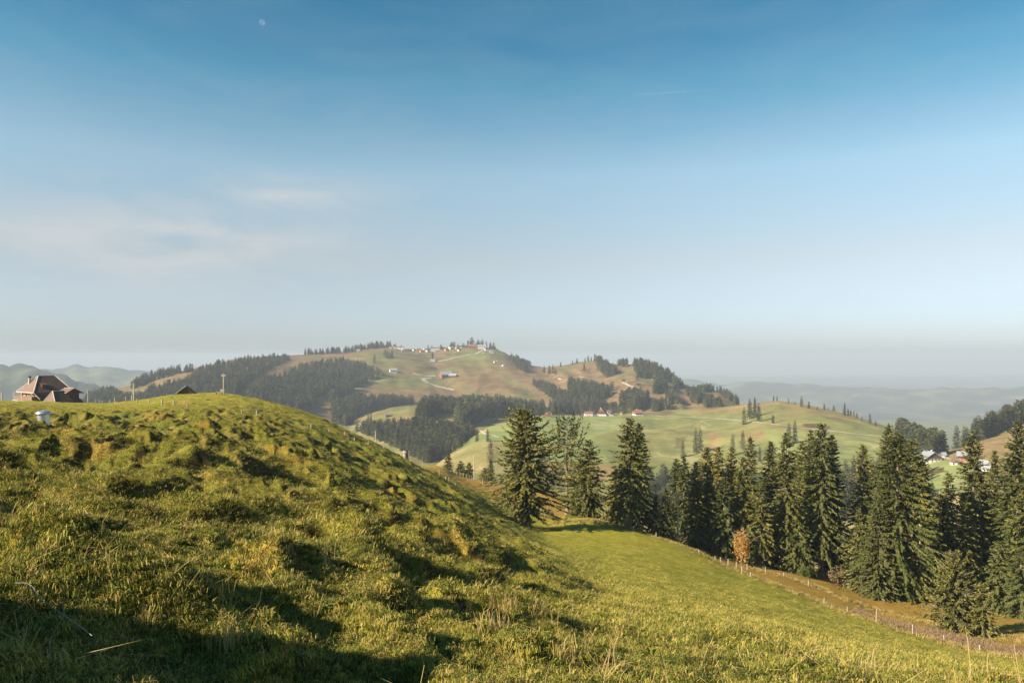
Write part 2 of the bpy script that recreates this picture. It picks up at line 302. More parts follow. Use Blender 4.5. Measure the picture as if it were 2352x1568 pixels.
# ------------------------------------------------------------------ near terrain: measured profiles (distance m, height in the photograph) per bearing
NEAR = {
 -300: [(4,1500),(10,1150),(20,1020),(40,970),(80,945),(130,930),(170,928),(220,945),(400,1020)],
 0:    [(4,1500),(10,1170),(20,1060),(40,985),(62,960),(100,934),(150,920),(185,919),(215,922),(260,945),(400,1050)],
 200:  [(4,1520),(10,1210),(20,1090),(40,1005),(70,965),(110,938),(150,926),(180,924.5),(215,932),(260,955),(400,1060)],
 300:  [(4,1530),(10,1225),(20,1100),(40,1010),(70,965),(105,938),(130,924),(145,919),(170,926),(215,945),(400,1060)],
 400:  [(4,1535),(10,1240),(20,1112),(40,1015),(70,960),(100,930),(125,910),(140,905),(165,912),(215,940),(400,1070)],
 500:  [(4,1545),(10,1260),(20,1125),(40,1020),(70,960),(100,928),(125,906),(138,902),(160,909),(215,945),(400,1080)],
 600:  [(4,1548),(10,1280),(20,1145),(40,1040),(70,975),(100,940),(122,919),(134,915),(155,925),(215,965),(400,1090)],
 700:  [(4,1550),(10,1300),(20,1170),(40,1070),(70,1005),(95,970),(115,950),(127,945),(150,958),(200,990),(400,1100)],
 800:  [(4,1552),(10,1320),(20,1200),(40,1110),(70,1048),(92,1012),(110,991),(120,986),(142,1000),(200,1030),(400,1130)],
 900:  [(4,1555),(10,1345),(20,1228),(40,1145),(65,1095),(88,1058),(104,1039),(114,1035),(135,1050),(200,1080),(400,1150)],
 1000: [(4,1558),(10,1375),(20,1262),(40,1190),(62,1145),(80,1115),(98,1091),(112,1092),(130,1083),(155,1073),(175,1070),(200,1076),(260,1110),(400,1190)],
 1060: [(4,1560),(10,1390),(20,1278),(40,1214),(62,1172),(80,1143),(90,1128),(105,1121),(125,1112),(145,1102),(165,1095),(180,1092),(200,1098),(260,1130),(400,1200)],
 1140: [(4,1562),(10,1414),(20,1306),(40,1244),(60,1210),(80,1184),(95,1170),(115,1153),(140,1134),(160,1120),(180,1112),(200,1115),(260,1145),(400,1220)],
 1200: [(4,1566),(10,1430),(20,1328),(40,1264),(65,1232),(80,1214),(95,1204),(105,1196),(120,1177),(140,1155),(165,1136),(185,1125),(210,1130),(260,1160),(400,1240)],
 1260: [(4,1570),(10,1448),(20,1350),(40,1288),(65,1254),(90,1226),(105,1206),(118,1192),(128,1187),(150,1165),(185,1133),(215,1140),(400,1250)],
 1350: [(4,1575),(10,1470),(20,1385),(40,1322),(65,1275),(85,1240),(100,1210),(112,1190),(122,1186),(135,1190),(160,1180),(190,1165),(230,1180),(400,1270)],
 1440: [(4,1580),(10,1482),(20,1400),(40,1345),(65,1292),(85,1250),(98,1222),(108,1210),(118,1209),(135,1225),(200,1260),(400,1320)],
 1520: [(4,1588),(10,1490),(20,1412),(40,1362),(62,1315),(80,1275),(92,1248),(102,1237),(112,1238),(125,1234),(140,1240),(200,1290),(400,1350)],
 1604: [(4,1594),(10,1498),(20,1425),(40,1382),(60,1342),(78,1302),(90,1278),(97,1268),(105,1269),(118,1259),(135,1256),(160,1275),(220,1320),(400,1370)],
 1690: [(4,1600),(10,1505),(20,1438),(40,1402),(60,1364),(78,1332),(90,1311),(98,1305),(108,1288),(120,1274),(145,1290),(200,1330),(400,1400)],
 1787: [(4,1606),(10,1515),(20,1455),(40,1422),(60,1388),(75,1362),(86,1343),(95,1330),(106,1310),(118,1302),(145,1320),(200,1360),(400,1420)],
 1885: [(4,1612),(10,1530),(20,1478),(40,1450),(58,1422),(72,1399),(82,1384),(92,1360),(102,1338),(112,1325),(140,1345),(200,1390),(400,1440)],
 1943: [(4,1616),(10,1540),(20,1492),(40,1466),(58,1438),(70,1419),(78,1408),(88,1385),(98,1362),(108,1350),(140,1372),(200,1410),(400,1450)],
 2021: [(4,1622),(10,1550),(20,1508),(40,1484),(55,1462),(66,1443),(74,1431),(80,1424),(90,1398),(100,1372),(108,1366),(140,1395),(400,1470)],
 2098: [(4,1628),(10,1560),(20,1522),(40,1502),(55,1480),(64,1466),(70,1458),(78,1436),(88,1408),(98,1378),(108,1366),(140,1400),(400,1480)],
 2176: [(4,1634),(10,1570),(20,1536),(40,1518),(52,1500),(60,1484),(66,1474),(75,1448),(88,1415),(100,1388),(112,1382),(140,1410),(400,1490)],
 2260: [(4,1640),(10,1580),(20,1550),(38,1533),(50,1515),(56,1503),(62,1492),(72,1465),(85,1425),(100,1398),(112,1392),(150,1430),(400,1500)],
 2352: [(4,1650),(8,1600),(20,1566),(38,1546),(48,1528),(54,1515),(60,1502),(72,1460),(88,1420),(105,1400),(150,1440),(400,1510)],
 2700: [(4,1680),(8,1640),(20,1610),(40,1590),(52,1560),(60,1540),(80,1480),(105,1440),(150,1480),(400,1540)],
}
EYE = 1.65
cpx = np.array(sorted(NEAR)); lnk = np.linspace(math.log(1.0), math.log(420), 260)
tabg = np.zeros((len(cpx), len(lnk)))
for i, p in enumerate(cpx):
    a = NEAR[p]; ys = np.array([q[0] for q in a], float); g = (YH - np.array([q[1] for q in a])) / F + EYE / ys
    tabg[i] = pchip(np.log(ys), g, lnk)
fpx = np.arange(-300, 2701, 10.0)
ftab = pchip(cpx, tabg, fpx)                                    # (bearing, distance)
def near_base(px, Y):
    """z of the smooth near terrain; px may lie far outside the frame"""
    pc = np.clip(px, -300, 2700); s = (px - CX) / F; s0 = (pc - CX) / F
    Ye = Y * np.sqrt(1 + s * s) / np.sqrt(1 + s0 * s0)
    fx = (pc + 300) / 10.0; i = np.clip(fx.astype(int), 0, len(fpx) - 2); u = fx - i
    fy = (np.log(np.clip(Ye, 1.0, 419)) - lnk[0]) / (lnk[1] - lnk[0]); j = np.clip(fy.astype(int), 0, len(lnk) - 2); v = fy - j
    g = (ftab[i, j] * (1 - u) + ftab[i + 1, j] * u) * (1 - v) + (ftab[i, j + 1] * (1 - u) + ftab[i + 1, j + 1] * u) * v
    return g * Ye - EYE
def skewed(x, y, sc, seed, push=0.45, octs=3):
    """mounds whose down-slope (right-hand) side is the steep one"""
    n0 = fbm(x / sc, y / sc, 2, seed); return fbm((x - push * sc * n0) / sc, y / sc, octs, seed + 3, 0.5)
def relief(x, y, px, pyb):
    """hummocks, cattle terraces and tussocks of the rough slope on the left, gentler on the mown meadow"""
    Y = y
    left = 1 - sstep(1180, 1400, px + (1400 - np.clip(pyb, 1200, 1400)) * 0.9 - 60)
    left = np.maximum(left, 0.0)
    front = 1 - sstep(8, 26, Y); strip = sstep(1300, 1700, px) * sstep(60, 75, Y)
    rough = np.clip(left + 0.45 * front * (1 - left), 0.16, 1); rough = rough * (1 - 0.50 * sstep(75, 125, Y))
    rx = x * 0.94 + y * 0.34; ry = -x * 0.34 + y * 0.94
    big = skewed(rx / 1.0, ry / 1.25, 9.0, 2, 0.35, 2) * 0.72
    m1 = skewed(rx * .8, ry / 1.6, 3.6, 5, 0.75, 3); m1 = np.where(m1 > 0, m1 * 1.25, m1 * 0.45) * (0.80 + 0.25 * sstep(10, 35, Y))
    m2 = skewed(rx, ry / 1.4, 1.25, 9, 0.7, 2) * 0.46
    dst = sstep(38, 100, Y); m1 = m1 * (1 - .58 * dst); m2 = m2 * (1 - .35 * dst); big = big * (1 - .25 * dst)
    m3 = fbm(x / 0.42, y / 0.42, 2, 14) * 0.08 + skewed(rx, ry / 1.6, 0.7, 15, .5, 2) * 0.11 * rough
    # cattle tracks: little steps running along the contour, cut into the slope
    warp = fbm(x / 7, y / 7, 2, 21)
    amp = sstep(2.6, 6.0, Y) * 0.6 + 0.4
    h = rough * (big + m1 * (0.6 + 0.8 * sstep(-0.2, 0.5, warp)) + m2) * amp + m3 * (0.35 + 0.65 * rough) * sstep(1.5, 4, Y)
    h = h + 0.18 * fbm(x / 11, y / 11, 2, 33) * sstep(8, 30, Y)
    h = h - strip * 0.25 * np.exp(-((fbm(x / 6, y / 6, 2, 40) - 0.1) / 0.2) ** 2) * 0
    zt = near_base(px.ravel(), Y.ravel()).reshape(px.shape); tt = zt / 0.75 + 1.6 * fbm(x / 5, y / 5, 3, 44); tt = tt - np.floor(tt)
    pm = sstep(-0.05, 0.35, fbm(x / 4.5, y / 4.5, 3, 47)) * left * sstep(6, 14, Y) * (1 - sstep(120, 150, Y))
    h = h + (1 - .35 * dst) * pm * 0.75 * 0.85 * (tt ** 6 - tt)
    slip_shade = rough * sstep(0.10, 0.45, -(m1 + 0.3) * 0 + np.maximum(0, m1) * 0)
    h = h - .20 * left * sstep(60, 110, Y)
    return h, rough
def bank(x, y):
    """unseen grassy bank added left of the frame to throw shade over the lower left corner"""
    b = 2.35 * np.exp(-(((x + 5.6) / 1.6) ** 2 + ((y - 2.3) / 1.5) ** 2)) + 0.95 * np.exp(-(((x + 3.5) / 1.0) ** 2 + ((y - 1.9) / 1.0) ** 2))
    b = b + 0.9 * np.exp(-(((x + 8.5) / 1.8) ** 2 + ((y - 5.0) / 1.4) ** 2))
    b = b * (1 + .55 * fbm(x / 1.3, y / 1.3, 3, 120))
    return b - 0.28 * np.exp(-(((x + 1.2) / 1.6) ** 2 + ((y - 4.2) / 1.1) ** 2))
def near_z(px, Y):
    px = np.asarray(px, float); Y = np.asarray(Y, float); px, Y = np.broadcast_arrays(px, Y)
    z = near_base(px.ravel(), Y.ravel()).reshape(px.shape); x = (px - CX) / F * Y
    pyb = YH - z * F / Y; h, r = relief(x, Y, px, pyb)
    return z + h + bank(x, Y), r
pxa = np.concatenate([np.linspace(-9000, -1600, 36)[:-1], np.linspace(-1600, -120, 70)[:-1], np.arange(-120, 2470, 3.5), np.linspace(2480, 4300, 50)])
Ya = np.concatenate([np.geomspace(1.1, 3.2, 26)[:-1], np.geomspace(3.2, 30, 250)[:-1], np.geomspace(30, 150, 350)[:-1], np.geomspace(150, 330, 50)])
PX, YY = np.meshgrid(pxa, Ya, indexing='ij')
Z, RG = near_z(PX, YY); X = (PX - CX) / F * YY
nc, nr = PX.shape
idx = np.arange(nc * nr).reshape(nc, nr)
quads = np.stack([idx[:-1, :-1], idx[1:, :-1], idx[1:, 1:], idx[:-1, 1:]], -1).reshape(-1, 4)
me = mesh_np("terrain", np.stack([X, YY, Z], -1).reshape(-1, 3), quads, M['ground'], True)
def fattr(me, name, arr):
    a = me.attributes.new(name, 'FLOAT', 'POINT'); a.data.foreach_set('value', np.ascontiguousarray(arr, dtype=np.float32).ravel())
def poly_mask(px, py, poly, soft=0):
    """1 inside the polygon"""
    px = np.asarray(px, float); py = np.asarray(py, float); ins = np.zeros(px.shape, bool); n = len(poly)
    for i in range(n):
        x1, y1 = poly[i]; x2, y2 = poly[(i + 1) % n]
        c = ((y1 > py) != (y2 > py)) & (px < (x2 - x1) * (py - y1) / (y2 - y1 + 1e-9) + x1); ins ^= c
    return ins
PYV = YH - Z * F / YY
smooth_py = YH - (Z - 0) * F / YY
nz = fbm(X / 9, YY / 9, 3, 50)
# zones: the dry pasture beyond the hill, the orange strip by the wood, straw on the mounds
edge_x = [1437, 1507, 1604, 1690, 1787, 1885, 1943, 2021, 2098, 2176, 2260, 2352, 2700]; edge_Y = [109, 101, 97, 93, 86, 82, 78, 75, 70, 66, 60, 56, 50]
eY = np.interp(PX, edge_x, edge_Y)
strip = sstep(-1.0, 2.5, YY - eY + nz * 2.5) * sstep(1480, 1560, PX)
past = sstep(122, 136, YY + nz * 8) * sstep(960, 1010, PX) * (1 - sstep(1400, 1480, PX))
patch = sstep(0.08, 0.5, fbm(X / 4.5, YY / 3, 4, 60)) * 0.70 * np.clip(RG * 1.8, 0.15, 1)
crest = sstep(0.15, 0.6, nz) * np.exp(-((YY - eY + 3) / 3.0) ** 2) * 0.7 * sstep(1150, 1300, PX)
fattr(me, 'dry', np.clip(strip * 0.85 + past * 0.95 + patch + crest, 0, 1))
fattr(me, 'heath', sstep(1960, 2060, PX) * np.exp(-((YY - eY - 3.5) / 3.2) ** 2) * sstep(-0.5, 0.1, nz) + sstep(1700, 1850, PX) * np.exp(-((YY - eY - 16) / 6) ** 2) * sstep(0.0, 0.5, nz) * 0.7)
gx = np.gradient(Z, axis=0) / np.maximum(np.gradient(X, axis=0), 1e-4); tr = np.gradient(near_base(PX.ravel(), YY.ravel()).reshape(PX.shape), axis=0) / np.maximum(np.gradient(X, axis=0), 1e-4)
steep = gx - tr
fattr(me, 'slip_shade', sstep(0.20, 0.55, -steep) * 0.9 * sstep(3, 8, YY))  # right-facing scarps: bare soil plus shade painted on the side away from the sun
fattr(me, 'meadow', (1 - np.clip(RG - 0.16, 0, 0.84) / 0.84) * (1 - strip))
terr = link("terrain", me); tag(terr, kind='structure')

def near_at(px, Y):
    return float(near_z(np.array([px]), np.array([Y]))[0][0])
_Yd = np.geomspace(3, 330, 1000)
def near_hit(px, py, ymin=3.0):
    """first point of the near ground seen at that place of the photograph"""
    z = near_z(np.full(_Yd.shape, px), _Yd)[0]; p = YH - z * F / _Yd; ok = np.where((p <= py) & (_Yd > ymin))[0]
    j = ok[0] if len(ok) else int(np.argmin(np.where(_Yd > ymin, p, 1e9))); return float(_Yd[j]), float(z[j])
def P(px, Y, z): return ((px - CX) / F * Y, Y, z)

# ------------------------------------------------------------------ hills beyond: crest line, distance and foot per bearing
def interp(tab, px, k): return np.interp(px, [t[0] for t in tab], [t[k] for t in tab])
# px, crest height in the photograph, crest distance, foot distance, foot height
RV = [(-200,960,1500,900,1010),(200,916,1500,900,1010),(240,897,1520,900,1008),(300,885,1550,900,1006),(360,864,1600,920,1004),(430,849,1650,950,1002),(480,838,1700,980,1000),(540,824,1760,1000,1000),
      (600,818,1820,1050,1000),(700,814,1950,1150,1000),(740,813,2000,1180,998),(800,808,2080,1220,996),(850,799,2120,1250,994),(900,797,2150,1280,992),(950,802,2180,1300,990),(1000,804,2200,1320,990),
      (1050,800,2200,1330,988),(1090,796,2200,1340,985),(1120,798,2180,1340,983),(1160,809,2130,1330,980),(1180,822,2080,1320,978),(1215,838,2020,1300,975),(1250,843,1980,1290,972),(1290,839,1950,1270,970),
      (1330,831,1920,1260,968),(1370,828,1900,1250,968),(1400,833,1860,1230,968),(1430,838,1820,1200,968),(1460,835,1780,1180,968),(1510,848,1720,1160,968),(1550,869,1660,1140,968),(1580,886,1620,1130,970),
      (1610,893,1600,1120,972),(1650,898,1560,1110,975),(1690,921,1500,1100,980),(1720,944,1460,1080,990),(1800,985,1420,1050,1010),(1900,1020,1400,1000,1030),(2500,1080,1400,1000,1090)]
RW = [(560,1040,1150,800,1100),(640,1000,1150,800,1090),(700,978,1160,800,1080),(760,972,1180,800,1085),(805,966,1200,800,1090),(860,946,1220,780,1090),(900,935,1230,780,1090),(940,930,1230,760,1090),
      (1000,938,1220,760,1090),(1060,942,1220,780,1080),(1110,944,1220,800,1070),(1180,946,1230,850,1060),(1300,950,1240,900,1050),(1500,960,1240,950,1050),(1700,985,1200,950,1060),(1900,1040,1200,950,1090)]
RR = [(700,1180,640,420,1240),(900,1130,680,430,1230),(980,1082,710,440,1200),(1010,1060,740,450,1190),(1050,1030,790,460,1180),(1090,1000,830,470,1175),(1120,980,860,480,1175),(1180,964,910,500,1175),(1240,957,950,520,1175),
      (1350,954,1000,540,1175),(1420,951,1020,550,1175),(1500,947,1050,560,1180),(1560,940,1060,570,1180),(1640,936,1060,570,1180),(1720,926,1050,560,1180),(1790,920,1030,550,1180),(1850,928,1000,540,1180),(1920,944,960,530,1180),
      (1970,958,930,520,1180),(2030,976,890,500,1180),(2090,992,850,480,1185),(2150,1012,800,470,1190),(2220,1045,760,460,1200),(2300,1085,720,450,1210),(2600,1180,700,440,1260)]
RH = [(1900,1200,560,420,1250),(2020,1130,580,420,1210),(2070,1095,600,420,1180),(2100,1066,620,420,1165),(2140,1046,640,420,1150),(2170,1036,660,420,1140),(2200,1023,680,420,1135),(2250,1003,710,420,1130),(2300,985,740,420,1125),
      (2352,964,780,430,1120),(2500,915,850,440,1110),(2800,850,900,460,1100)]
def ridge(tab, px, Y, conv=1.5, back=0.42):
    py_s = interp(tab, px, 1); Ys = interp(tab, px, 2); Yf = interp(tab, px, 3); py_f = interp(tab, px, 4)
    zs = (YH - py_s) / F * Ys; zf = (YH - py_f) / F * Yf; t = np.clip((Y - Yf) / (Ys - Yf), 0, 1)
    z = zf + (zs - zf) * (1 - (1 - t) ** conv)
    z = np.where(Y < Yf, zf - 0.25 * (Yf - Y), z); z = np.where(Y > Ys, zs - back * (Y - Ys) - 0.0004 * (Y - Ys) ** 2, z)
    return z, t
def mid_layers(px, Y):
    x = (px - CX) / F * Y
    zv, tv = ridge(RV, px, Y, 1.35); zw, tw = ridge(RW, px, Y, 1.5); zr, tr = ridge(RR, px, Y, 1.6); zh, th = ridge(RH, px, Y, 1.2)
    # gullies and spurs
    w = np.sin(np.clip(tv, 0, 1) * np.pi)
    # rills that run down the fall line, so they keep their bearing as they descend
    sp = fbm(px / 120 + 0.0012 * Y, Y / 1100, 3, 71); zv = zv + w * (20 * (0.25 - np.abs(sp)) * (0.35 + 0.65 * sstep(1170, 1320, px)) + 13 * fbm(x / 170, Y / 170, 3, 75))
    zw = zw + np.sin(np.clip(tw, 0, 1) * np.pi) * 8 * fbm(x / 140, Y / 140, 3, 77)
    zr = zr + np.sin(np.clip(tr, 0, 1) * np.pi) * (5 * fbm(x / 130, Y / 130, 3, 81) + 1.2 * fbm(x / 30, Y / 30, 2, 83))
    zh = zh + np.sin(np.clip(th, 0, 1) * np.pi) * 3 * fbm(x / 60, Y / 60, 3, 85) + 4.5 * np.exp(-(((x - 352) / 50) ** 2 + ((Y - 590) / 40) ** 2))
    floor = -150 - 60 * sstep(500, 900, Y) - 150 * sstep(1300, 3000, Y) + 10 * fbm(x / 150, Y / 150, 2, 88)
    return zv, zw, zr, zh, floor
def mid_z(px, Y):
    px = np.asarray(px, float); Y = np.asarray(Y, float); px, Y = np.broadcast_arrays(px, Y)
    L = np.stack(mid_layers(px, Y)); k = np.argmax(L, 0); z = np.max(L, 0)
    nb = near_base(px.ravel(), np.minimum(Y, 330).ravel()).reshape(px.shape) - 2.5
    z = np.maximum(z, nb - np.maximum(0, Y - 330) * 0.7)
    return z, k
pxm = np.concatenate([np.linspace(-1500, -100, 40)[:-1], np.arange(-100, 2460, 4.4), np.linspace(2480, 4200, 50)])
Ym = np.concatenate([np.geomspace(290, 420, 16)[:-1], np.geomspace(420, 2250, 300)[:-1], np.geomspace(2250, 4200, 20)])
PXm, YM = np.meshgrid(pxm, Ym, indexing='ij'); ZM, KM = mid_z(PXm, YM); XM = (PXm - CX) / F * YM
nc, nr = PXm.shape; idx = np.arange(nc * nr).reshape(nc, nr)
quads = np.stack([idx[:-1, :-1], idx[1:, :-1], idx[1:, 1:], idx[:-1, 1:]], -1).reshape(-1, 4)
mem = mesh_np("hills", np.stack([XM, YM, ZM], -1).reshape(-1, 3), quads, M['hill'], True)
PYM = YH - ZM * F / YM
def softpoly(px, py, poly, jit=6, seed=90):
    n1 = fbm(px / 25, py / 12, 3, seed); n2 = fbm(px / 25 + 40, py / 12, 3, seed + 5)
    return poly_mask(px + n1 * jit, py + n2 * jit * 0.6, poly).astype(float)
isV = (KM == 0); isR = (KM == 2); isH = (KM == 3); isW = (KM == 1)
dry = isV * 0.30 + isW * 0.2
for pl, a in ([(905,840),(1010,815),(1075,812),(1045,838),(1000,850),(930,862),(845,852),(850,842)], 0.75), ([(1085,870),(1180,850),(1240,862),(1320,900),(1330,935),(1240,905),(1180,880),(1110,892),(1090,905)], 0.55), ([(1100,905),(1140,868),(1180,880),(1190,920),(1110,925)], 0.7), \
             ([(1180,815),(1720,830),(1720,960),(1330,960),(1250,900),(1190,850)], 0.55), ([(1050,852),(1140,850),(1150,862),(1060,866)], 0.7), ([(1120,808),(1180,812),(1200,860),(1150,850)], .45), ([(620,825),(760,815),(740,840),(600,880)], 0.4), ([(700,920),(860,880),(960,905),(820,935),(700,960)],0.35):
    dry = np.maximum(dry, isV * softpoly(PXm, PYM, pl) * a)
dry = np.maximum(dry, isR * softpoly(PXm, PYM, [(1500,948),(1700,925),(1800,920),(2000,960),(2060,985),(1900,960),(1700,950),(1500,952)]) * 0.45)
dry = np.maximum(dry, isR * softpoly(PXm, PYM, [(1240,1060),(1420,1065),(1430,1100),(1250,1110)]) * 0.8)
dry = np.maximum(dry, isR * softpoly(PXm, PYM, [(1010,1040),(1140,1010),(1170,1050),(1100,1080),(1000,1090)]) * 0.45)
dry = np.maximum(dry, isR * softpoly(PXm, PYM, [(1625,992),(1648,998),(1652,1040),(1640,1046),(1632,1015)], 5) * 0.9)
dry = np.maximum(dry, isR * softpoly(PXm, PYM, [(1700,1000),(1745,985),(1760,1000),(1715,1020)], 5) * 0.7)
dry = np.maximum(dry, isH * 0.55 * (1 - softpoly(PXm, PYM, [(2130,1060),(2160,1052),(2240,1070),(2240,1110),(2120,1110)])))
lush = isV * np.maximum.reduce([softpoly(PXm, PYM, [(1048,815),(1120,808),(1140,838),(1150,850),(1110,850),(1060,835)]), softpoly(PXm, PYM, [(870,862),(1000,870),(1080,860),(1085,880),(920,890),(870,880)]) * 0.6, softpoly(PXm, PYM, [(1140,838),(1180,865),(1240,905),(1200,900),(1150,870)])])
lush = np.maximum(lush, isR * softpoly(PXm, PYM, [(1120,970),(1240,956),(1430,951),(1425,985),(1350,1010),(1400,1060),(1250,1060),(1130,1010)]) * 0.85)
lush = np.maximum(lush, isR * softpoly(PXm, PYM, [(1750,985),(2010,1005),(2050,1050),(1800,1060)]) * 0.6)
lush = np.maximum(lush, isH * softpoly(PXm, PYM, [(2130,1062),(2160,1055),(2240,1070),(2240,1130),(2120,1130)]))
fattr(mem, 'dry', dry * 0.8); fattr(mem, 'lush', lush * np.where(isV, 0.35, 0.8)); fattr(mem, 'mix', isV * 0.9 + isR * 0.25 + isW * 0.5 + isH * 0.4)
heath = isR * np.maximum.reduce([softpoly(PXm, PYM, [(1842,973),(1880,972),(1912,982),(1900,986),(1845,980)], 3), softpoly(PXm, PYM, [(1480,950),(1510,935),(1550,948),(1530,956)], 5) * 0.6, softpoly(PXm, PYM, [(1555,1005),(1575,1000),(1570,1030),(1550,1030)], 5) * 0.5])
heath = np.maximum(heath, isH * softpoly(PXm, PYM, [(2132,1078),(2170,1074),(2172,1084),(2132,1088)], 3))
heath = np.maximum(heath, isV * np.maximum(softpoly(PXm, PYM, [(1105,860),(1122,858),(1125,880),(1100,895),(1095,885)], 8) * 0.4, softpoly(PXm, PYM, [(955,848),(1005,842),(1000,852),(950,860)], 4) * 0.5))
fattr(mem, 'heath', heath); fattr(mem, 'sward', isV * 0.66 + isW * 0.85 + isR * 0.98 + isH * 1.0 + (KM > 3) * 0.8)   # how thin or lush the sward of each hill is
hills = link("hills", mem); tag(hills, kind='structure')
_Ymd = np.geomspace(380, 2600, 850)
def mid_hit(px, py):
    """vector lookup: where the hills are seen at those places of the photograph"""
    px = np.atleast_1d(np.asarray(px, float)); py = np.atleast_1d(np.asarray(py, float)); oY = np.zeros(len(px)); oz = np.zeros(len(px))
    for c in range(0, len(px), 400):
        a = px[c:c + 400]; b = py[c:c + 400]; Pm, Ym_ = np.meshgrid(a, _Ymd, indexing='ij'); z, k = mid_z(Pm, Ym_); p = YH - z * F / Ym_
        cm = np.minimum.accumulate(p, 1); ok = cm <= b[:, None]; j = np.where(ok.any(1), ok.argmax(1), p.argmin(1))
        oY[c:c + 400] = _Ymd[j]; oz[c:c + 400] = z[np.arange(len(a)), j]
    return oY, oz

# far ranges
RF1 = [(-400,826,3240),(-100,833,3240),(0,837,3240),(40,835,3240),(60,837,3168),(90,847,3096),(110,853,3096),(160,866,3024),(220,885,3024),(320,930,3024),(1300,980,6090),(1480,900,7099),(1540,878,7308),(1565,869,7308),(1600,871,7308),(1650,884,7308),
       (1690,880,7308),(1740,876,7308),(1800,881,7308),(1850,880,7308),(1900,888,7203),(2000,891,7099),(2100,894,6994),(2200,890,6994),(2300,893,6890),(2400,888,6786),(2800,880,6786)]
RF2 = [(-400,846,5400),(0,852,5400),(60,851,5400),(120,847,5400),(170,840,5400),(240,842,5400),(300,849,5400),(350,853,5400),(400,862,10875),(500,868,11020),(1000,870,12000),(1500,872,12750),(1760,873,13200),(1900,868,13500),(2050,873,13500),(2200,869,13500),(2352,874,13500),(2800,868,13500)]
pxf = np.linspace(-1500, 4000, 500); Yf_ = np.geomspace(2600, 17000, 100); PF, YF = np.meshgrid(pxf, Yf_, indexing='ij'); XF = (PF - CX) / F * YF
def frange(tab, base, wid, a):
    zs = (YH - interp(tab, PF, 1)) / F * interp(tab, PF, 2); Ys = interp(tab, PF, 2)
    rg = fbm(XF / 900, YF / 900, 4, 95)
    return base + (zs - base) * np.exp(-((YF - Ys) / wid) ** 2) + a * rg * (1 - np.exp(-((YF - Ys) / (wid * 0.4)) ** 2)) + a * 0.45 * fbm(PF / 40, YF / 3000, 4, 97) * np.exp(-((YF - Ys) / wid) ** 2)
ZF = np.maximum.reduce([frange(RF1, -480, 900, 60), frange(RF2, -480, 1300, 70), -430 + 60 * fbm(XF / 1200, YF / 1200, 4, 99) - 200 * (YF < 3000)])
nc, nr = PF.shape; idx = np.arange(nc * nr).reshape(nc, nr)
quads = np.stack([idx[:-1, :-1], idx[1:, :-1], idx[1:, 1:], idx[:-1, 1:]], -1).reshape(-1, 4)
far = link("distant_hills", mesh_np("distant_hills", np.stack([XF, YF, ZF], -1).reshape(-1, 3), quads, M['far'], True)); tag(far, kind='structure')
g = MB(); g.poly([(-28000, -4000, -640), (28000, -4000, -640), (28000, 38000, -640), (-28000, 38000, -640)])
tag(link("valley_floor", g.mesh("valley_floor", M['far'])), kind='structure')
# the air: one even volume round camera and land; sky, moon and vapour trail lie outside it
hz, nt, bb = new_mat("haze"); nt.nodes.remove(bb); pv = nt.nodes.new('ShaderNodeVolumePrincipled'); pv.inputs['Density'].default_value = 1.5e-4
pv.inputs['Color'].default_value = (0.585, 0.665, 0.76, 1); pv.inputs['Anisotropy'].default_value = 0.0
nt.links.new(pv.outputs[0], [n for n in nt.nodes if n.type == 'OUTPUT_MATERIAL'][0].inputs['Volume'])
g = MB(); g.box(-29000, 29000, -5000, 39000, -641.5, 75)
tag(link("haze", g.mesh("haze", hz)), kind='stuff')
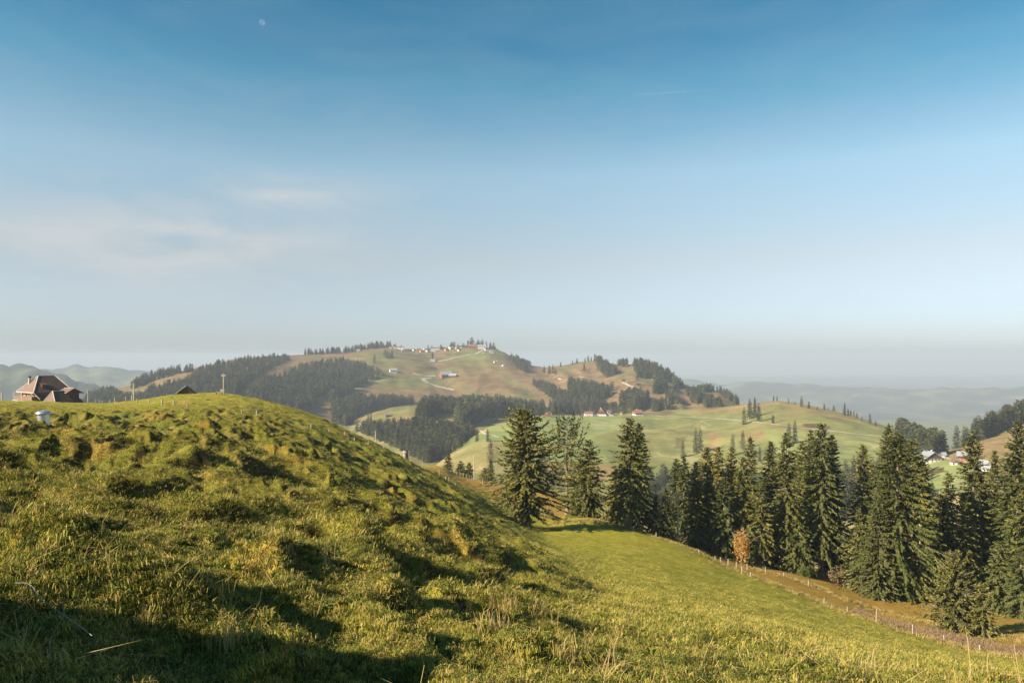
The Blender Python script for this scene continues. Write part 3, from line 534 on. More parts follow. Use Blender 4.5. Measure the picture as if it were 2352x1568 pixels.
# ------------------------------------------------------------------ spruces
def spruce_arrays(seed, H, R, cb=0.08, step=0.42, per=5, spk=5.5, sl=(0.34, 0.75), sw=(0.09, 0.2), droop=0.5, uptip=0.15, sparse=0.0, shape=0.8, clump=0.25, lobes=0.0, thin_low=0.0, side=None):
    r = np.random.default_rng(seed); hs = []; az = []; 
    z = cb * H
    while z < H * 0.985:
        t = (z - cb * H) / (H - cb * H); k = max(3, int(round(per * (1 - 0.35 * t) + r.normal(0, .8))))
        a0 = r.random() * 6.28
        for i in range(k):
            if r.random() < sparse + thin_low * max(0, 1 - 3 * t): continue
            hs.append(z + r.normal(0, step * 0.35)); az.append(a0 + i * 6.28 / k + r.normal(0, .25))
        z += step * (0.75 + 0.5 * r.random()) * (1 - 0.45 * t)
    hs = np.clip(np.array(hs), cb * H * 0.8, H * 0.985); az = np.array(az); t = np.clip((hs / H - cb) / (1 - cb), 0, 1)
    prof = np.power(np.clip(1 - t, 0.0, 1), shape) * (0.72 + 0.28 * sstep(0, 0.16, t)) 
    n = perlin(np.cos(az) * 1.6 + hs / (H * 0.13), np.sin(az) * 1.6 + seed * 3.1, 3); big = perlin(np.cos(az) * 0.9 + seed, np.sin(az) * 0.9 + hs / (H * 0.3), 5)
    L = R * prof * (1 + clump * 2 * n + lobes * 2.2 * big) * (0.78 + 0.38 * r.random(len(az))) + 0.12
    if side is not None:
        for (a, wdt, amt, t0, t1) in side: L = L * (1 + amt * np.exp(-((np.angle(np.exp(1j * (az - a)))) / wdt) ** 2) * ((t > t0) & (t < t1)))
    L = np.maximum(L, 0.12)
    s0 = 0.55 * t ** 1.5 - 0.18 * (1 - t) + r.normal(0, .07, len(az)); cv = droop * (1 - 0.75 * t)
    def curve(L, az, hs, s0, cv, u):
        rr = L * u * (1 - 0.10 * u); zz = hs + L * (s0 * u - cv * u * u + uptip * 2.2 * np.maximum(0, u - 0.55) ** 2 * 2)
        return np.stack([rr * np.cos(az), rr * np.sin(az), zz], -1)
    ns = np.maximum(2, (L * spk * (0.85 + 0.3 * r.random(len(L)))).astype(int)); bi = np.repeat(np.arange(len(L)), ns); N = len(bi)
    u = 1 - (1 - (0.10 if cb < .3 else .2)) * r.random(N) ** 0.85; u = np.clip(u, 0.08, 1.0)
    p = curve(L[bi], az[bi], hs[bi], s0[bi], cv[bi], u)
    ta = curve(L[bi], az[bi], hs[bi], s0[bi], cv[bi], np.minimum(u + 0.05, 1.05)) - p; ta /= np.linalg.norm(ta, axis=1, keepdims=True) + 1e-6
    lat = np.stack([-np.sin(az[bi]), np.cos(az[bi]), np.zeros(N)], -1); sgn = np.where(r.random(N) < .5, -1.0, 1.0)[:, None]
    kind = r.random(N)[:, None]
    d = ta * (0.55 + 0.5 * r.random((N, 1))) + lat * sgn * (0.25 + 0.75 * r.random((N, 1))) * (1 - u[:, None] * 0.5) + np.array([0, 0, -1.0]) * (0.15 + 0.75 * (kind < 0.55) * r.random((N, 1)))
    d += r.normal(0, .14, (N, 3)); d /= np.linalg.norm(d, axis=1, keepdims=True)
    ln = (sl[0] + (sl[1] - sl[0]) * r.random((N, 1))) * (0.55 + 0.45 * np.minimum(1, L[bi] / R * 2.2))[:, None]; wd = (sw[0] + (sw[1] - sw[0]) * r.random((N, 1))) * (0.6 + 0.4 * np.minimum(1, L[bi] / R * 2.2))[:, None]
    up = np.array([0, 0, 1.0]) + r.normal(0, .45, (N, 3)); sd_ = np.cross(d, up); sd_ /= np.linalg.norm(sd_, axis=1, keepdims=True) + 1e-6
    a = p - d * ln * 0.15; b = p + d * ln * 0.42 + sd_ * wd; c = p + d * ln; e = p + d * ln * 0.36 - sd_ * wd
    V = np.stack([a, b, c, e], 1).reshape(-1, 3); Fc = np.arange(len(V)).reshape(-1, 4)
    # branch wood for a share of branches
    return V, Fc, (L, az, hs, s0, cv, curve, t)
def leader(V, Fc, H, s):
    """the bare top shoot with its short spire of needles"""
    r = np.random.default_rng(int(H * 97)); n = 14; zz = H * 0.955 + np.linspace(0, H * 0.045, n); az = r.random(n) * 6.28; L = np.linspace(0.45, .06, n) * s
    p = np.stack([0 * zz, 0 * zz, zz], -1); d = np.stack([np.cos(az), np.sin(az), 0.4 + 0 * zz], -1); sdv = np.stack([-np.sin(az), np.cos(az), 0 * zz], -1)
    q = np.stack([p, p + d * L[:, None] * .5 + sdv * .07 * s, p + d * L[:, None], p + d * L[:, None] * .5 - sdv * .07 * s], 1).reshape(-1, 3)
    b = len(V); return np.concatenate([V, q]), np.concatenate([Fc, b + np.arange(len(q)).reshape(-1, 4)])
def trunk_mesh(name, seed, H, r0, info, nb=0, cb=0.1, lo=0.0, hi=0.55, flare=1.0, dead=60):
    r = random.Random(seed); m = MB(); n = 9; seg = 10; ox = [r.uniform(-1, 1) * 0.012 * H for _ in range(3)]
    rings = []
    for i in range(seg + 1):
        t = i / seg; z = t * H * 0.985 - 0.35; rad = r0 * (1 - t) ** 0.9 + 0.012; rad *= 1 + 0.75 * flare * math.exp(-t * 26)
        rings.append((0.0 + ox[0] * math.sin(t * 3) * t * (1 - t) * 2, ox[1] * math.sin(t * 4) * t * (1 - t) * 2, z, rad))
    for (x, y, z, rad) in rings:
        for k in range(n):
            a = 6.283 * k / n; w = 1 + 0.10 * math.sin(3 * a + seed); m.v.append((x + rad * w * math.cos(a), y + rad * w * math.sin(a), z))
    for i in range(seg):
        for k in range(n):
            j = (k + 1) % n; m.f.append((i * n + k, i * n + j, (i + 1) * n + j, (i + 1) * n + k)); m.m.append(0)
    L, az, hs, s0, cv, curve, t = info
    # living branches seen through the needles
    sel = [i for i in range(len(L)) if r.random() < nb and L[i] > 0.5]
    for i in sel:
        us = np.array([0, .45, .9]); c = curve(L[i], az[i], hs[i], s0[i], cv[i], us); m.tube(c[0], c[1], 0.045, 0.028, 3, 1, False); m.tube(c[1], c[2], 0.028, 0.01, 3, 1, False)
    # dead snags without needles
    for i in range(dead):
        z = H * (lo + (hi - lo) * r.random() ** 0.8); a = r.uniform(0, 6.283); ln = r.uniform(0.35, 1.0) * (0.9 + 0.06 * H) * (1 - z / H); rr = r0 * (1 - z / H) * 0.8
        p0 = Vector((rr * math.cos(a), rr * math.sin(a), z)); p1 = p0 + Vector((math.cos(a), math.sin(a), r.uniform(-.35, .15))) * ln * .6; p2 = p1 + Vector((math.cos(a + r.uniform(-.4, .4)), math.sin(a), r.uniform(-.3, .4))) * ln * .4
        m.tube(p0, p1, 0.045, 0.028, 3, 1, False); m.tube(p1, p2, 0.028, 0.008, 3, 1, False)
    return m.mesh(name, [M['bark'], M['deadwood']])
def near_tree(px, top, Y, Rpx, label, style='dense', seed=None, base=None, name='spruce_tree', mat='needle'):
    global _ts; _ts += 1; seed = seed or _ts * 13 + 5
    zb = near_at(px, Y); H = (YH - top) * Y / F - zb; R = Rpx * Y / F * 1.38
    q = dict(cb=0.04, step=0.36, per=6, spk=14.5, sl=(.26, .60), sw=(.07, .15), droop=0.42, uptip=0.10, shape=0.72, clump=0.25, lobes=0.10); tk = dict(dead=45, lo=.02, hi=.6, nb=.22); r0 = 0.014 * H + .06
    if style == 'tall': q.update(cb=0.14, sparse=0.10, clump=0.34, spk=12.5, thin_low=0.25, shape=0.62); tk.update(dead=110, lo=.0, hi=.7, nb=.35)
    if style == 'snag': q.update(cb=0.34, sparse=0.22, clump=0.40, spk=14, droop=0.45, uptip=0.9, shape=0.42, per=5, step=0.50, thin_low=.5); tk.update(dead=150, lo=.05, hi=.7, nb=.8)
    if style == 'young': q.update(cb=0.02, step=0.30, per=7, spk=12, sl=(.20, .44), sw=(.045, .10), droop=0.18, uptip=0.15, shape=0.85, clump=0.15, lobes=0.04); tk.update(dead=6, nb=.2); r0 *= .7
    if style == 'slim': q.update(cb=0.10, sparse=0.08, clump=0.35, shape=0.55, droop=.6, spk=12.0); tk.update(dead=60, nb=.3)
    if style == 'lone': R *= 1.12; q.update(cb=0.11, step=0.30, per=9, spk=15, clump=0.42, lobes=0.48, shape=0.55, droop=0.34, uptip=.2, sl=(.24, .58), sw=(.06, .13), side=[(0.0, .8, .30, 0.02, .72), (3.14, .6, .20, 0.0, .35)]); tk.update(dead=70, nb=.35, flare=1.6); r0 *= 1.35
    if style == 'shrubby': q.update(cb=0.01, step=0.26, per=8, spk=13, sl=(.16, .38), sw=(.035, .085), droop=0.15, uptip=0.35, shape=0.6, clump=0.3, lobes=0.25); tk.update(dead=25, nb=.4); r0 *= .5
    V, Fc, info = spruce_arrays(seed, H, R, **q); V, Fc = leader(V, Fc, H, max(.5, H / 18))
    e = empty(name, P(px, Y, zb)); tag(e, label, 'tree', None)
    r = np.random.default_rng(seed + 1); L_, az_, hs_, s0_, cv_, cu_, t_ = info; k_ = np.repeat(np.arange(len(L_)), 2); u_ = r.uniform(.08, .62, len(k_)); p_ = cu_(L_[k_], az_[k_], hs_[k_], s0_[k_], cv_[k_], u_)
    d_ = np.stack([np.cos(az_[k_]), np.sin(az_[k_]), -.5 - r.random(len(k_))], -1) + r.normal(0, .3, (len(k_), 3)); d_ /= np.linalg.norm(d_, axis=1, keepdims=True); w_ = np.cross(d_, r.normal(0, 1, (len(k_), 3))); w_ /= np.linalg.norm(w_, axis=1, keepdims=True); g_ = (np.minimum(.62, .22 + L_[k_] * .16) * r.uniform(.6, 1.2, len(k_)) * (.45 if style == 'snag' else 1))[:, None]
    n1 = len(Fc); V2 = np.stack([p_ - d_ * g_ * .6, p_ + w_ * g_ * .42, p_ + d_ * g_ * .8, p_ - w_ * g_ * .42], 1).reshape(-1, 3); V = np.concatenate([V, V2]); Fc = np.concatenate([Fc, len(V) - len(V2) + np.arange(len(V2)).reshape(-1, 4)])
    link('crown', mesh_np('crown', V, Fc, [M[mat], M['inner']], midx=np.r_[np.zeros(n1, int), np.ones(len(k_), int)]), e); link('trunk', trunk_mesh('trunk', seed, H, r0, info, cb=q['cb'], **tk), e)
    TREES.append((px, top, YH - zb * F / Y, Rpx)); return e
_ts = 0; TREES = []
NT = [  # bearing px, top py, distance, half width px, style, label
 (1207, 941, 96, 72, 'lone', 'broad lone spruce with a thick bare foot standing at the bottom of the rough slope'),
 (1303, 956, 141, 44, 'snag', 'half dead spruce with upturned branch tips and pale bare limbs behind the knoll'),
 (1352, 1008, 117, 54, 'dense', 'bushy spruce with branches down to the ground on the knoll beside the half dead spruce'),
 (1330, 1060, 124, 36, 'tall', 'lower spruce filling the gap left of the bushy spruce on the knoll'),
 (1445, 958, 104, 52, 'tall', 'taller of the twin spruces at the fence corner with a pale trunk'),
 (1467, 970, 109, 40, 'dense', 'slightly shorter right hand twin spruce at the fence corner'),
 (1416, 1075, 110, 30, 'dense', 'small spruce pressed against the left side of the twin spruces'),
 (1506, 1132, 107, 26, 'young', 'small spruce growing just right of the twin spruces'),
 (1530, 1122, 104, 28, 'young', 'second small spruce right of the twins with a bare foot'),
 (1553, 1052, 128, 22, 'slim', 'slender spruce rising directly behind the wooden power pole'),
 (1571, 1044, 120, 20, 'slim', 'narrow ragged spruce with sunlit branch ends just right of the power pole'),
 (1598, 1058, 114, 30, 'dense', 'dark spruce at the left end of the close wood'),
 (1624, 1024, 116, 40, 'dense', 'dark broad spruce with a deeply shaded foot near the left end of the wood'),
 (1650, 1025, 122, 30, 'slim', 'pointed spruce rising behind the bluish leaning wall of branches'),
 (1664, 1095, 109, 40, 'dense', 'bluish green spruce with an unbroken wall of branches left of the orange tree', 'needle_cool'),
 (1680, 1024, 118, 32, 'dense', 'spruce with sunlit yellowish twigs standing above the orange tree'),
 (1707, 1046, 110, 38, 'dense', 'spruce with heavy drooping plumes and a shaded right side behind the orange tree'),
 (1724, 1000, 131, 26, 'tall', 'thin topped spruce standing back behind the drooping plumed spruce'),
 (1770, 1012, 114, 44, 'dense', 'spruce with a bright yellow green top right of the orange tree'),
 (1745, 1130, 108, 36, 'tall', 'lower spruce thick with bare twigs beside the orange tree'),
 (1806, 992, 110, 46, 'tall', 'tall spruce with a long bare pale trunk visible in its upper half'),
 (1843, 1012, 122, 28, 'slim', 'narrow spruce wedged between the tall bare trunked spruce and the tallest one'),
 (1863, 985, 120, 30, 'tall', 'thin spruce top showing just left of the tallest spruce'),
 (1886, 968, 110, 52, 'tall', 'tallest spruce of the middle group with two bare trunks at its foot'),
 (1911, 995, 113, 40, 'dense', 'spruce with a black shaded right side above the brushwood pile'),
 (1835, 1150, 108, 34, 'dense', 'bushy low spruce filling the edge of the wood left of the brushwood pile'),
 (1982, 1017, 127, 44, 'tall', 'deeply shaded spruce standing back in the dark gap of the wood'),
 (1974, 1163, 104, 26, 'young', 'young pale green spruce with a tiered top in front of the dark gap'),
 (2041, 972, 113, 48, 'dense', 'spruce with a pointed twin top left of the biggest spruce'),
 (2062, 988, 99, 104, 'dense', 'biggest spruce of the wood with wide skirts reaching the orange grass'),
 (2018, 1110, 97, 44, 'young', 'smaller bright spruce leaning on the left skirt of the biggest spruce', 'needle_cool'),
 (2096, 1006, 111, 56, 'tall', 'spruce with a shaded flank close behind the biggest spruce on its right'),
 (2118, 1040, 116, 46, 'dense', 'spruce with a rounded orange brown top right of the biggest spruce'),
 (2178, 1080, 122, 30, 'slim', 'small pointed spruce below the pale farm roofs'),
 (2160, 1130, 107, 46, 'dense', 'low spruce closing the gap below the meadow of the farmhouse'),
 (2236, 984, 107, 46, 'tall', 'tall spruce with a ragged golden top right of the farmhouse'),
 (2212, 1130, 104, 44, 'dense', 'broad spruce at the foot of the golden topped spruce'),
 (2285, 1030, 114, 40, 'dense', 'spruce in front of the pale roofed farm at the right'),
 (2262, 1110, 110, 44, 'tall', 'spruce with many pale dead twigs right of the golden topped spruce'),
 (2318, 1060, 106, 40, 'tall', 'spruce with a broken looking side left of the spruce at the frame edge'),
 (2338, 962, 101, 62, 'tall', 'tallest spruce at the right edge of the picture with pale trunk pieces'),
 (2372, 1010, 98, 60, 'dense', 'spruce partly cut off by the right edge of the picture'),
 (2300, 1240, 93, 50, 'dense', 'bluish low fir in the shade at the right edge of the wood', 'needle_cool'),
 (2345, 1260, 88, 40, 'dense', 'low dark fir at the far right above the path', 'needle_cool'),
 (2193, 1268, 74, 58, 'shrubby', 'bushy young spruce thicket standing alone in front of the wood'),
 (2228, 1300, 76, 34, 'young', 'darker young spruce growing out of the right side of the thicket', 'needle_cool'),
 (2257, 1338, 72, 33, 'young', 'small young spruce with a thin leader right of the thicket'),
 (1030, 1040, 226, 14, 'dense', 'dark spruce behind the hill just right of the tree stump'),
 (1058, 1058, 232, 20, 'dense', 'dark low spruce behind the fence left of the tall bare pole'),
 (1078, 1062, 228, 18, 'dense', 'low spruce behind the fence directly beside the bare pole'),
 (1114, 1074, 222, 20, 'dense', 'low spruce in the dip right of the bare pole'),
 (1127, 1056, 215, 16, 'young', 'pointed spruce behind the dry pasture left of the lone spruce'),
]
for t in NT: near_tree(*t[:4], t[5], style=t[4], mat=(t[6] if len(t) > 6 else 'needle'))

# the orange tree in front of the wood
def leafy(px, top, Y, Rpx, label, seed, mat, nl=2600, ls=0.17):
    r = np.random.default_rng(seed); zb = near_at(px, Y); H = (YH - top) * Y / F - zb; R = Rpx * Y / F; e = empty('leafy_tree', P(px, Y, zb)); tag(e, label, 'tree')
    m = MB(); tips = []
    for i in range(9):
        a = r.random() * 6.28; s = 0.25 + .75 * r.random(); p = Vector((0, 0, 0.0)); d = Vector((math.cos(a) * .22 * s, math.sin(a) * .22 * s, 1)).normalized()
        for k in range(5):
            q = p + d * H * .19; m.tube(p, q, .07 * (1 - k / 6), .07 * (1 - (k + 1) / 6), 4, 0, False); p = q; tips.append(np.array(p)); d = (d + Vector(r.normal(0, .22, 3))).normalized()
            if k > 0:
                for _ in range(3):
                    t2 = p + (d + Vector(r.normal(0, .8, 3))).normalized() * H * .12; m.tube(p, t2, .02, .006, 3, 0, False); tips.append(np.array(t2))
    tips = np.array(tips); q = r.normal(0, 1, (nl, 3)); q /= np.linalg.norm(q, axis=1, keepdims=True); q *= (r.random((nl, 1)) ** .45); q *= 1 + .35 * perlin(q[:, 0] * 2.5 + seed, q[:, 2] * 2.5, 4)[:, None]; c = q * np.array([R, R, H * .47]) + np.array([0, 0, H * .50])
    u = r.normal(0, 1, (nl, 3)); u /= np.linalg.norm(u, axis=1, keepdims=True); w = np.cross(u, r.normal(0, 1, (nl, 3))); w /= np.linalg.norm(w, axis=1, keepdims=True); sz = ls * (0.6 + .8 * r.random((nl, 1)))
    V = np.stack([c - u * sz, c + w * sz * .5, c + u * sz, c - w * sz * .5], 1).reshape(-1, 3)
    link('foliage', mesh_np('foliage', V, np.arange(len(V)).reshape(-1, 4), mat), e); link('trunk', m.mesh('trunk', M['deadwood']), e); return e
leafy(1703, 1212, 105.5, 19, 'small orange autumn tree in front of the dark spruces', 5, M['orange'], 1500, .13)
M['brush'] = leaf_mat("brushwood", [(0.3, (0.120, 0.070, 0.045)), (0.7, (0.250, 0.165, 0.100))], 0.0, 0.3, 2)
leafy(1925, 1302, 106, 22, 'brown leafless brushwood pile between the spruce trunks', 9, M['brush'], 900, .16)
leafy(1852, 1300, 105, 14, 'yellowish bush at the foot of the tallest middle spruce', 12, M['herb'], 1200, .14)

# ------------------------------------------------------------------ distant spruces: a handful of shapes, individuals where they show largest, the rest as woods
VARN = 10; farmesh = []
for k in range(VARN):
    V, Fc, info = spruce_arrays(900 + k * 7, 20.0, 3.5 + .7 * (k % 4), cb=0.05 + .05 * (k % 3), step=1.05, per=6, spk=1.9, sl=(1.3, 2.4), sw=(.42, .8), droop=.35, uptip=.1, shape=.6 + .08 * (k % 3), clump=.28, lobes=.12, sparse=.05 * (k % 3))
    V, Fc = leader(V, Fc, 20.0, 2.2)
    tb = MB(); tb.tube((0, 0, -2), (0, 0, 19), .30, .05, 5, 0, False); tv = np.array(tb.v); tf = np.array(tb.f)
    AV = np.concatenate([V, tv]); AF = np.concatenate([Fc, tf + len(V)]); mi = np.concatenate([np.zeros(len(Fc), int), np.ones(len(tf), int)])
    farmesh.append(mesh_np('distant_spruce', AV, AF, [M['needle_far'], M['bark']], midx=mi))
midmesh = []
for k in range(5):
    V, Fc, info = spruce_arrays(700 + k * 7, 20.0, 3.3 + .5 * (k % 3), cb=0.06 + .04 * (k % 3), step=.7, per=6, spk=4.2, sl=(.55, 1.1), sw=(.16, .36), droop=.45, uptip=.1, shape=.62 + .06 * (k % 3), clump=.28, lobes=.1)
    V, Fc = leader(V, Fc, 20.0, 1.5); tb = MB(); tb.tube((0, 0, -2), (0, 0, 19), .26, .05, 5, 0, False); tf = np.array(tb.f)
    midmesh.append(mesh_np('distant_spruce', np.concatenate([V, np.array(tb.v)]), np.concatenate([Fc, tf + len(V)]), [M['needle_far'], M['bark']], midx=np.r_[np.zeros(len(Fc), int), np.ones(len(tf), int)]))
WOODS = [  # polygon of tree feet in the photograph, trees, height m, wood name
 ([(300,888),(330,872),(375,858),(430,850),(445,853),(380,866),(330,886),(305,894)], 70, 15, 'on the upper left ridge of the village hill'),
 ([(180,940),(210,905),(235,897),(262,903),(290,915),(330,915),(345,900),(400,886),(448,872),(448,856),(500,840),(560,830),(610,825),(655,823),(664,827),(632,846),(590,866),(566,884),(552,900),(520,925),(400,940),(300,945),(200,945)], 1150, 17, 'in the big wood on the left flank'),
 ([(640,872),(690,847),(790,832),(835,844),(872,861),(880,864),(810,894),(745,907),(665,936),(590,938),(565,920),(600,882)], 900, 19, 'in the dense wood below the left shoulder'),
 ([(750,917),(810,893),(812,901),(760,927)], 34, 17, 'in the narrow wood beside the pale meadow tongue'),
 ([(655,940),(718,922),(722,940),(690,948)], 28, 17, 'in the scrap of wood above the rough slope'),
 ([(762,935),(800,925),(835,920),(880,921),(935,924),(955,928),(935,930),(870,938),(828,954),(800,980),(762,972)], 260, 19, 'in the spur wood left of the small barn'),
 ([(815,992),(850,988),(880,986),(930,984),(975,978),(1000,985),(1058,988),(1092,1002),(1050,1032),(1010,1056),(985,1066),(940,1045),(880,1015),(830,995)], 520, 20, 'in the valley wood behind the stump'),
 ([(958,965),(975,940),(1000,936),(1100,932),(1172,937),(1172,950),(1110,962),(1060,985),(1050,950),(1000,948),(985,962)], 420, 21, 'in the tall wood right of the small barn'),
 ([(1120,962),(1175,955),(1250,952),(1250,942),(1180,937),(1110,942)], 150, 19, 'in the wood behind the left farms'),
 ([(1262,952),(1335,952),(1345,942),(1265,937)], 90, 18, 'in the wood behind the flat farm barn'),
 ([(1225,885),(1250,887),(1290,907),(1330,932),(1320,942),(1270,917)], 150, 15, 'in the slanting wood below the ski slope'),
 ([(1305,880),(1330,887),(1380,897),(1405,897),(1400,907),(1370,927),(1340,947),(1310,932)], 230, 16, 'in the wood below the middle dome of the ridge'),
 ([(1320,942),(1370,937),(1420,948),(1380,952),(1330,952)], 80, 17, 'in the wood behind the steep roofed farmhouse'),
 ([(1425,917),(1460,912),(1490,922),(1480,937),(1460,950),(1425,950)], 150, 18, 'in the wood behind the red roofed farmhouse'),
 ([(1170,824),(1190,827),(1215,840),(1222,850),(1205,854),(1180,840)], 60, 15, 'in the wood right of the village'),
 ([(1365,827),(1385,832),(1400,845),(1420,862),(1395,867),(1375,850)], 75, 16, 'in the wood right of the middle dome'),
 ([(1419,840),(1445,837),(1440,844)], 12, 16, 'in the saddle right of the middle dome'),
 ([(1452,835),(1480,834),(1520,851),(1550,870),(1545,876),(1500,870),(1465,868)], 150, 16, 'in the wood over the right dome'),
 ([(1502,885),(1530,882),(1532,905),(1503,904)], 45, 17, 'in the square wood below the right dome'),
 ([(1545,875),(1572,892),(1550,895)], 26, 15, 'on the crest falling right of the right dome'),
 ([(1528,907),(1560,927),(1540,932)], 26, 15, 'in the thin wood on the lower right spur'),
 ([(1576,902),(1600,900),(1615,917),(1600,930),(1580,912)], 60, 15, 'in the wood left of the small far dome'),
 ([(1600,898),(1637,896),(1640,899),(1602,902)], 20, 13, 'on top of the small far dome'),
 ([(1612,922),(1635,920),(1657,935),(1620,937)], 40, 14, 'below the small far dome'),
 ([(1645,899),(1665,904),(1700,928),(1690,930)], 26, 13, 'on the right shoulder of the small far dome'),
 ([(1500,935),(1530,930),(1540,942),(1500,946)], 20, 14, 'above the road behind the green ridge'),
 ([(700,814),(800,808),(860,797),(930,794),(930,798),(860,803),(800,812),(700,817)], 120, 11, 'along the skyline left of the village'),
 ([(955,802),(1000,800),(1060,793),(1105,790),(1150,802),(1148,806),(1100,798),(1050,802),(1000,806)], 110, 12, 'behind the village on the hilltop'),
 ([(2062,1000),(2110,1024),(2150,1044),(2180,1036),(2225,1020),(2260,1004),(2300,985),(2352,962),(2352,972),(2300,990),(2250,1012),(2205,1026),(2170,1040),(2140,1058),(2095,1055),(2060,1025)], 190, 20, 'in the wood behind the right hand farmhouse'),
 ([(1485,1120),(1530,1100),(1600,1108),(1700,1118),(1800,1125),(1900,1118),(1950,1098),(2010,1090),(2100,1085),(2130,1100),(2100,1200),(1500,1200)], 330, 19, 'in the bluish wood behind the near spruces'),
 ([(1200,1080),(1250,1082),(1260,1100),(1200,1100)], 6, 12, 'in the valley behind the lone spruce'),
]
SINGLE = [  # px, foot py, height m, label
 (1722,962,25,'in the clump above the road on the green ridge, left half'),(1734,958,23.75,'in the clump above the road on the green ridge, right half'),(1709,975,21.25,'lowest of the clump at the road on the green ridge'),(1743,968,22.5,'right end of the clump at the road on the green ridge'),
 (1775,972,11,'standing alone beside the road on the green ridge, thin and leaning'),(1683,1046,22.5,'broad and hazy low on the green ridge'),(1706,1034,21.25,'pointed, right of the broad hazy one on the green ridge'),(1722,1046,16,'low on the green ridge above the close wood'),
 (1568,1050,17.5,'narrow, alone left of the pair with pale trunks'),(1598,1040,26.25,'left of the pair with pale trunks on the green ridge'),(1608,1036,25,'right of the pair with pale trunks on the green ridge'),
 (1812,1020,22.5,'hazy, behind the tall bare trunked spruce'),(1826,1018,23.75,'hazy, casting a long shadow on the green ridge'),(1745,1060,15,'thin, low on the ridge behind the close wood'),
 (1733,925,9,'thin one at the start of the skyline row of the green ridge'),(1777,921,9,'left of the pair at the top of the green ridge'),(1785,921,8,'right of the pair at the top of the green ridge'),(1811,927,8,'small one after the red fence on the green ridge skyline'),
 (1826,929,4.5,'tiny one on the green ridge skyline'),(1841,934,13.75,'biggest single one on the falling skyline of the green ridge'),(1858,938,9.5,'round topped one on the falling skyline of the green ridge'),(1877,941,5,'bush like one on the falling skyline of the green ridge'),
 (1893,941,8,'slim one among bushes on the falling skyline'),(1902,942,5,'low one right of the slim one on the skyline'),(1915,945,9,'pointed one midway down the skyline'),(1940,953,16.25,'tallest of the group of three down the skyline'),(1948,953,9,'middle of the group of three down the skyline'),
 (1954,955,8,'right of the group of three down the skyline'),(1961,957,7,'small narrow one down the skyline'),(1968,960,7,'small round one down the skyline'),(1980,966,6,'low bushy one down the skyline'),(1998,974,13.75,'dark isolated one near the lower end of the skyline'),
 (2011,978,7,'last slender one at the lower end of the skyline'),(2041,986,8,'left one of the row where the ridge meets the valley'),(2050,988,8,'middle one of the row where the ridge meets the valley'),(2060,991,7,'right one of the row where the ridge meets the valley'),
 (1127,1062,21.25,'alone with a long shadow low on the green slope by the lone spruce'),(1120,1014,14,'narrow, on the green slope edge beside the valley wood'),(1140,966,17,'standing apart at the upper corner of the green slope'),(1096,1013,15,'at the edge of the valley wood with a shadow on the green slope'),
 (1250,856,17.5,'in the loose row left of the middle dome, front'),(1262,858,20,'tallest in the loose row left of the middle dome'),(1270,858,21.25,'right one in the loose row left of the middle dome'),(1276,860,16.25,'last in the loose row left of the middle dome'),(1288,842,12.5,'on the crest left of the middle dome'),
 (1315,838,12.5,'left of the two on the crest before the middle dome'),(1325,835,13.75,'right of the two on the crest before the middle dome'),(1344,832,12.5,'on the left rim of the middle dome'),(1351,830,15,'second on the left rim of the middle dome'),(1358,830,13.75,'third on the left rim of the middle dome'),
 (1342,851,17.5,'alone on the grass of the middle dome with a shadow'),(1407,892,15,'by the little farm track under the right dome'),(1434,880,6,'tiny bush like one in the pasture under the right dome'),(1463,872,11,'at the lower tip of the wood on the right dome'),
 (1538,934,11,'on the crag just above the road'),(1506,930,13,'in the pasture left of the crag'),(1520,925,11,'on the pale slope above the crag'),
 (884,820,23.8,'left of the tight group below the long white building'),(889,823,25.5,'middle of the tight group below the long white building'),(900,822,20.4,'right of the tight group below the long white building'),(894,824,20.4,'lowest of the tight group below the long white building'),(860,833,22.1,'alone above the brown slope left of the chapel'),
 (993.5,828,22.1,'slim dark one beside the white chapel'),(846,972,20,'round clump at the edge of the rough slope'),(852,974,18,'right part of the round clump at the edge of the rough slope'),(795,948,10,'small one on the pale meadow tongue'),(1108,797,25.5,'alone right of the white modern building'),
 (1084,795,30.6,'tallest column behind the big red chalet'),(1075,796,22.1,'left behind the big red chalet'),(1098,797,23.8,'leaning one behind the big red chalet'),(1040,796,22.1,'single pointed one among the village roofs'),
]
pts = []
for wi, (pl, n, hm, wn_) in enumerate(WOODS):
    xs = [p[0] for p in pl]; ys = [p[1] for p in pl]; r = np.random.default_rng(400 + wi); got = 0; n = int(n * (1.45 if wi in (1, 2) else 1.6)); hm = hm * (1.75 if hm < 13 else 1.0 if wi in (5, 29) else .85 if wi == 6 else .92 if wi in (1, 2) else 1.2)
    X0 = r.uniform(min(xs), max(xs), n * 8); Y0 = r.uniform(min(ys), max(ys), n * 8); k = poly_mask(X0, Y0, pl)
    X0 = X0[k][:n]; Y0 = Y0[k][:n]; D, Zt = mid_hit(X0, Y0)
    if wi in (26, 27): D = D * r.uniform(1.008, 1.03, len(D)); Zt = mid_z(X0, D)[0]
    hh = hm * (0.55 + 0.5 * r.random(len(X0)) ** 0.8)
    for a, b, c, d, h in zip(X0, Y0, D, Zt, hh): pts.append((a, b, c, d, h, wi, None))
sx = np.array([s[0] for s in SINGLE], float); sy = np.array([s[1] for s in SINGLE], float); D, Zt = mid_hit(sx, sy)
for s, c, d in zip(SINGLE, D, Zt): pts.append((s[0], s[1], c, d, s[2], -1, s[3]))
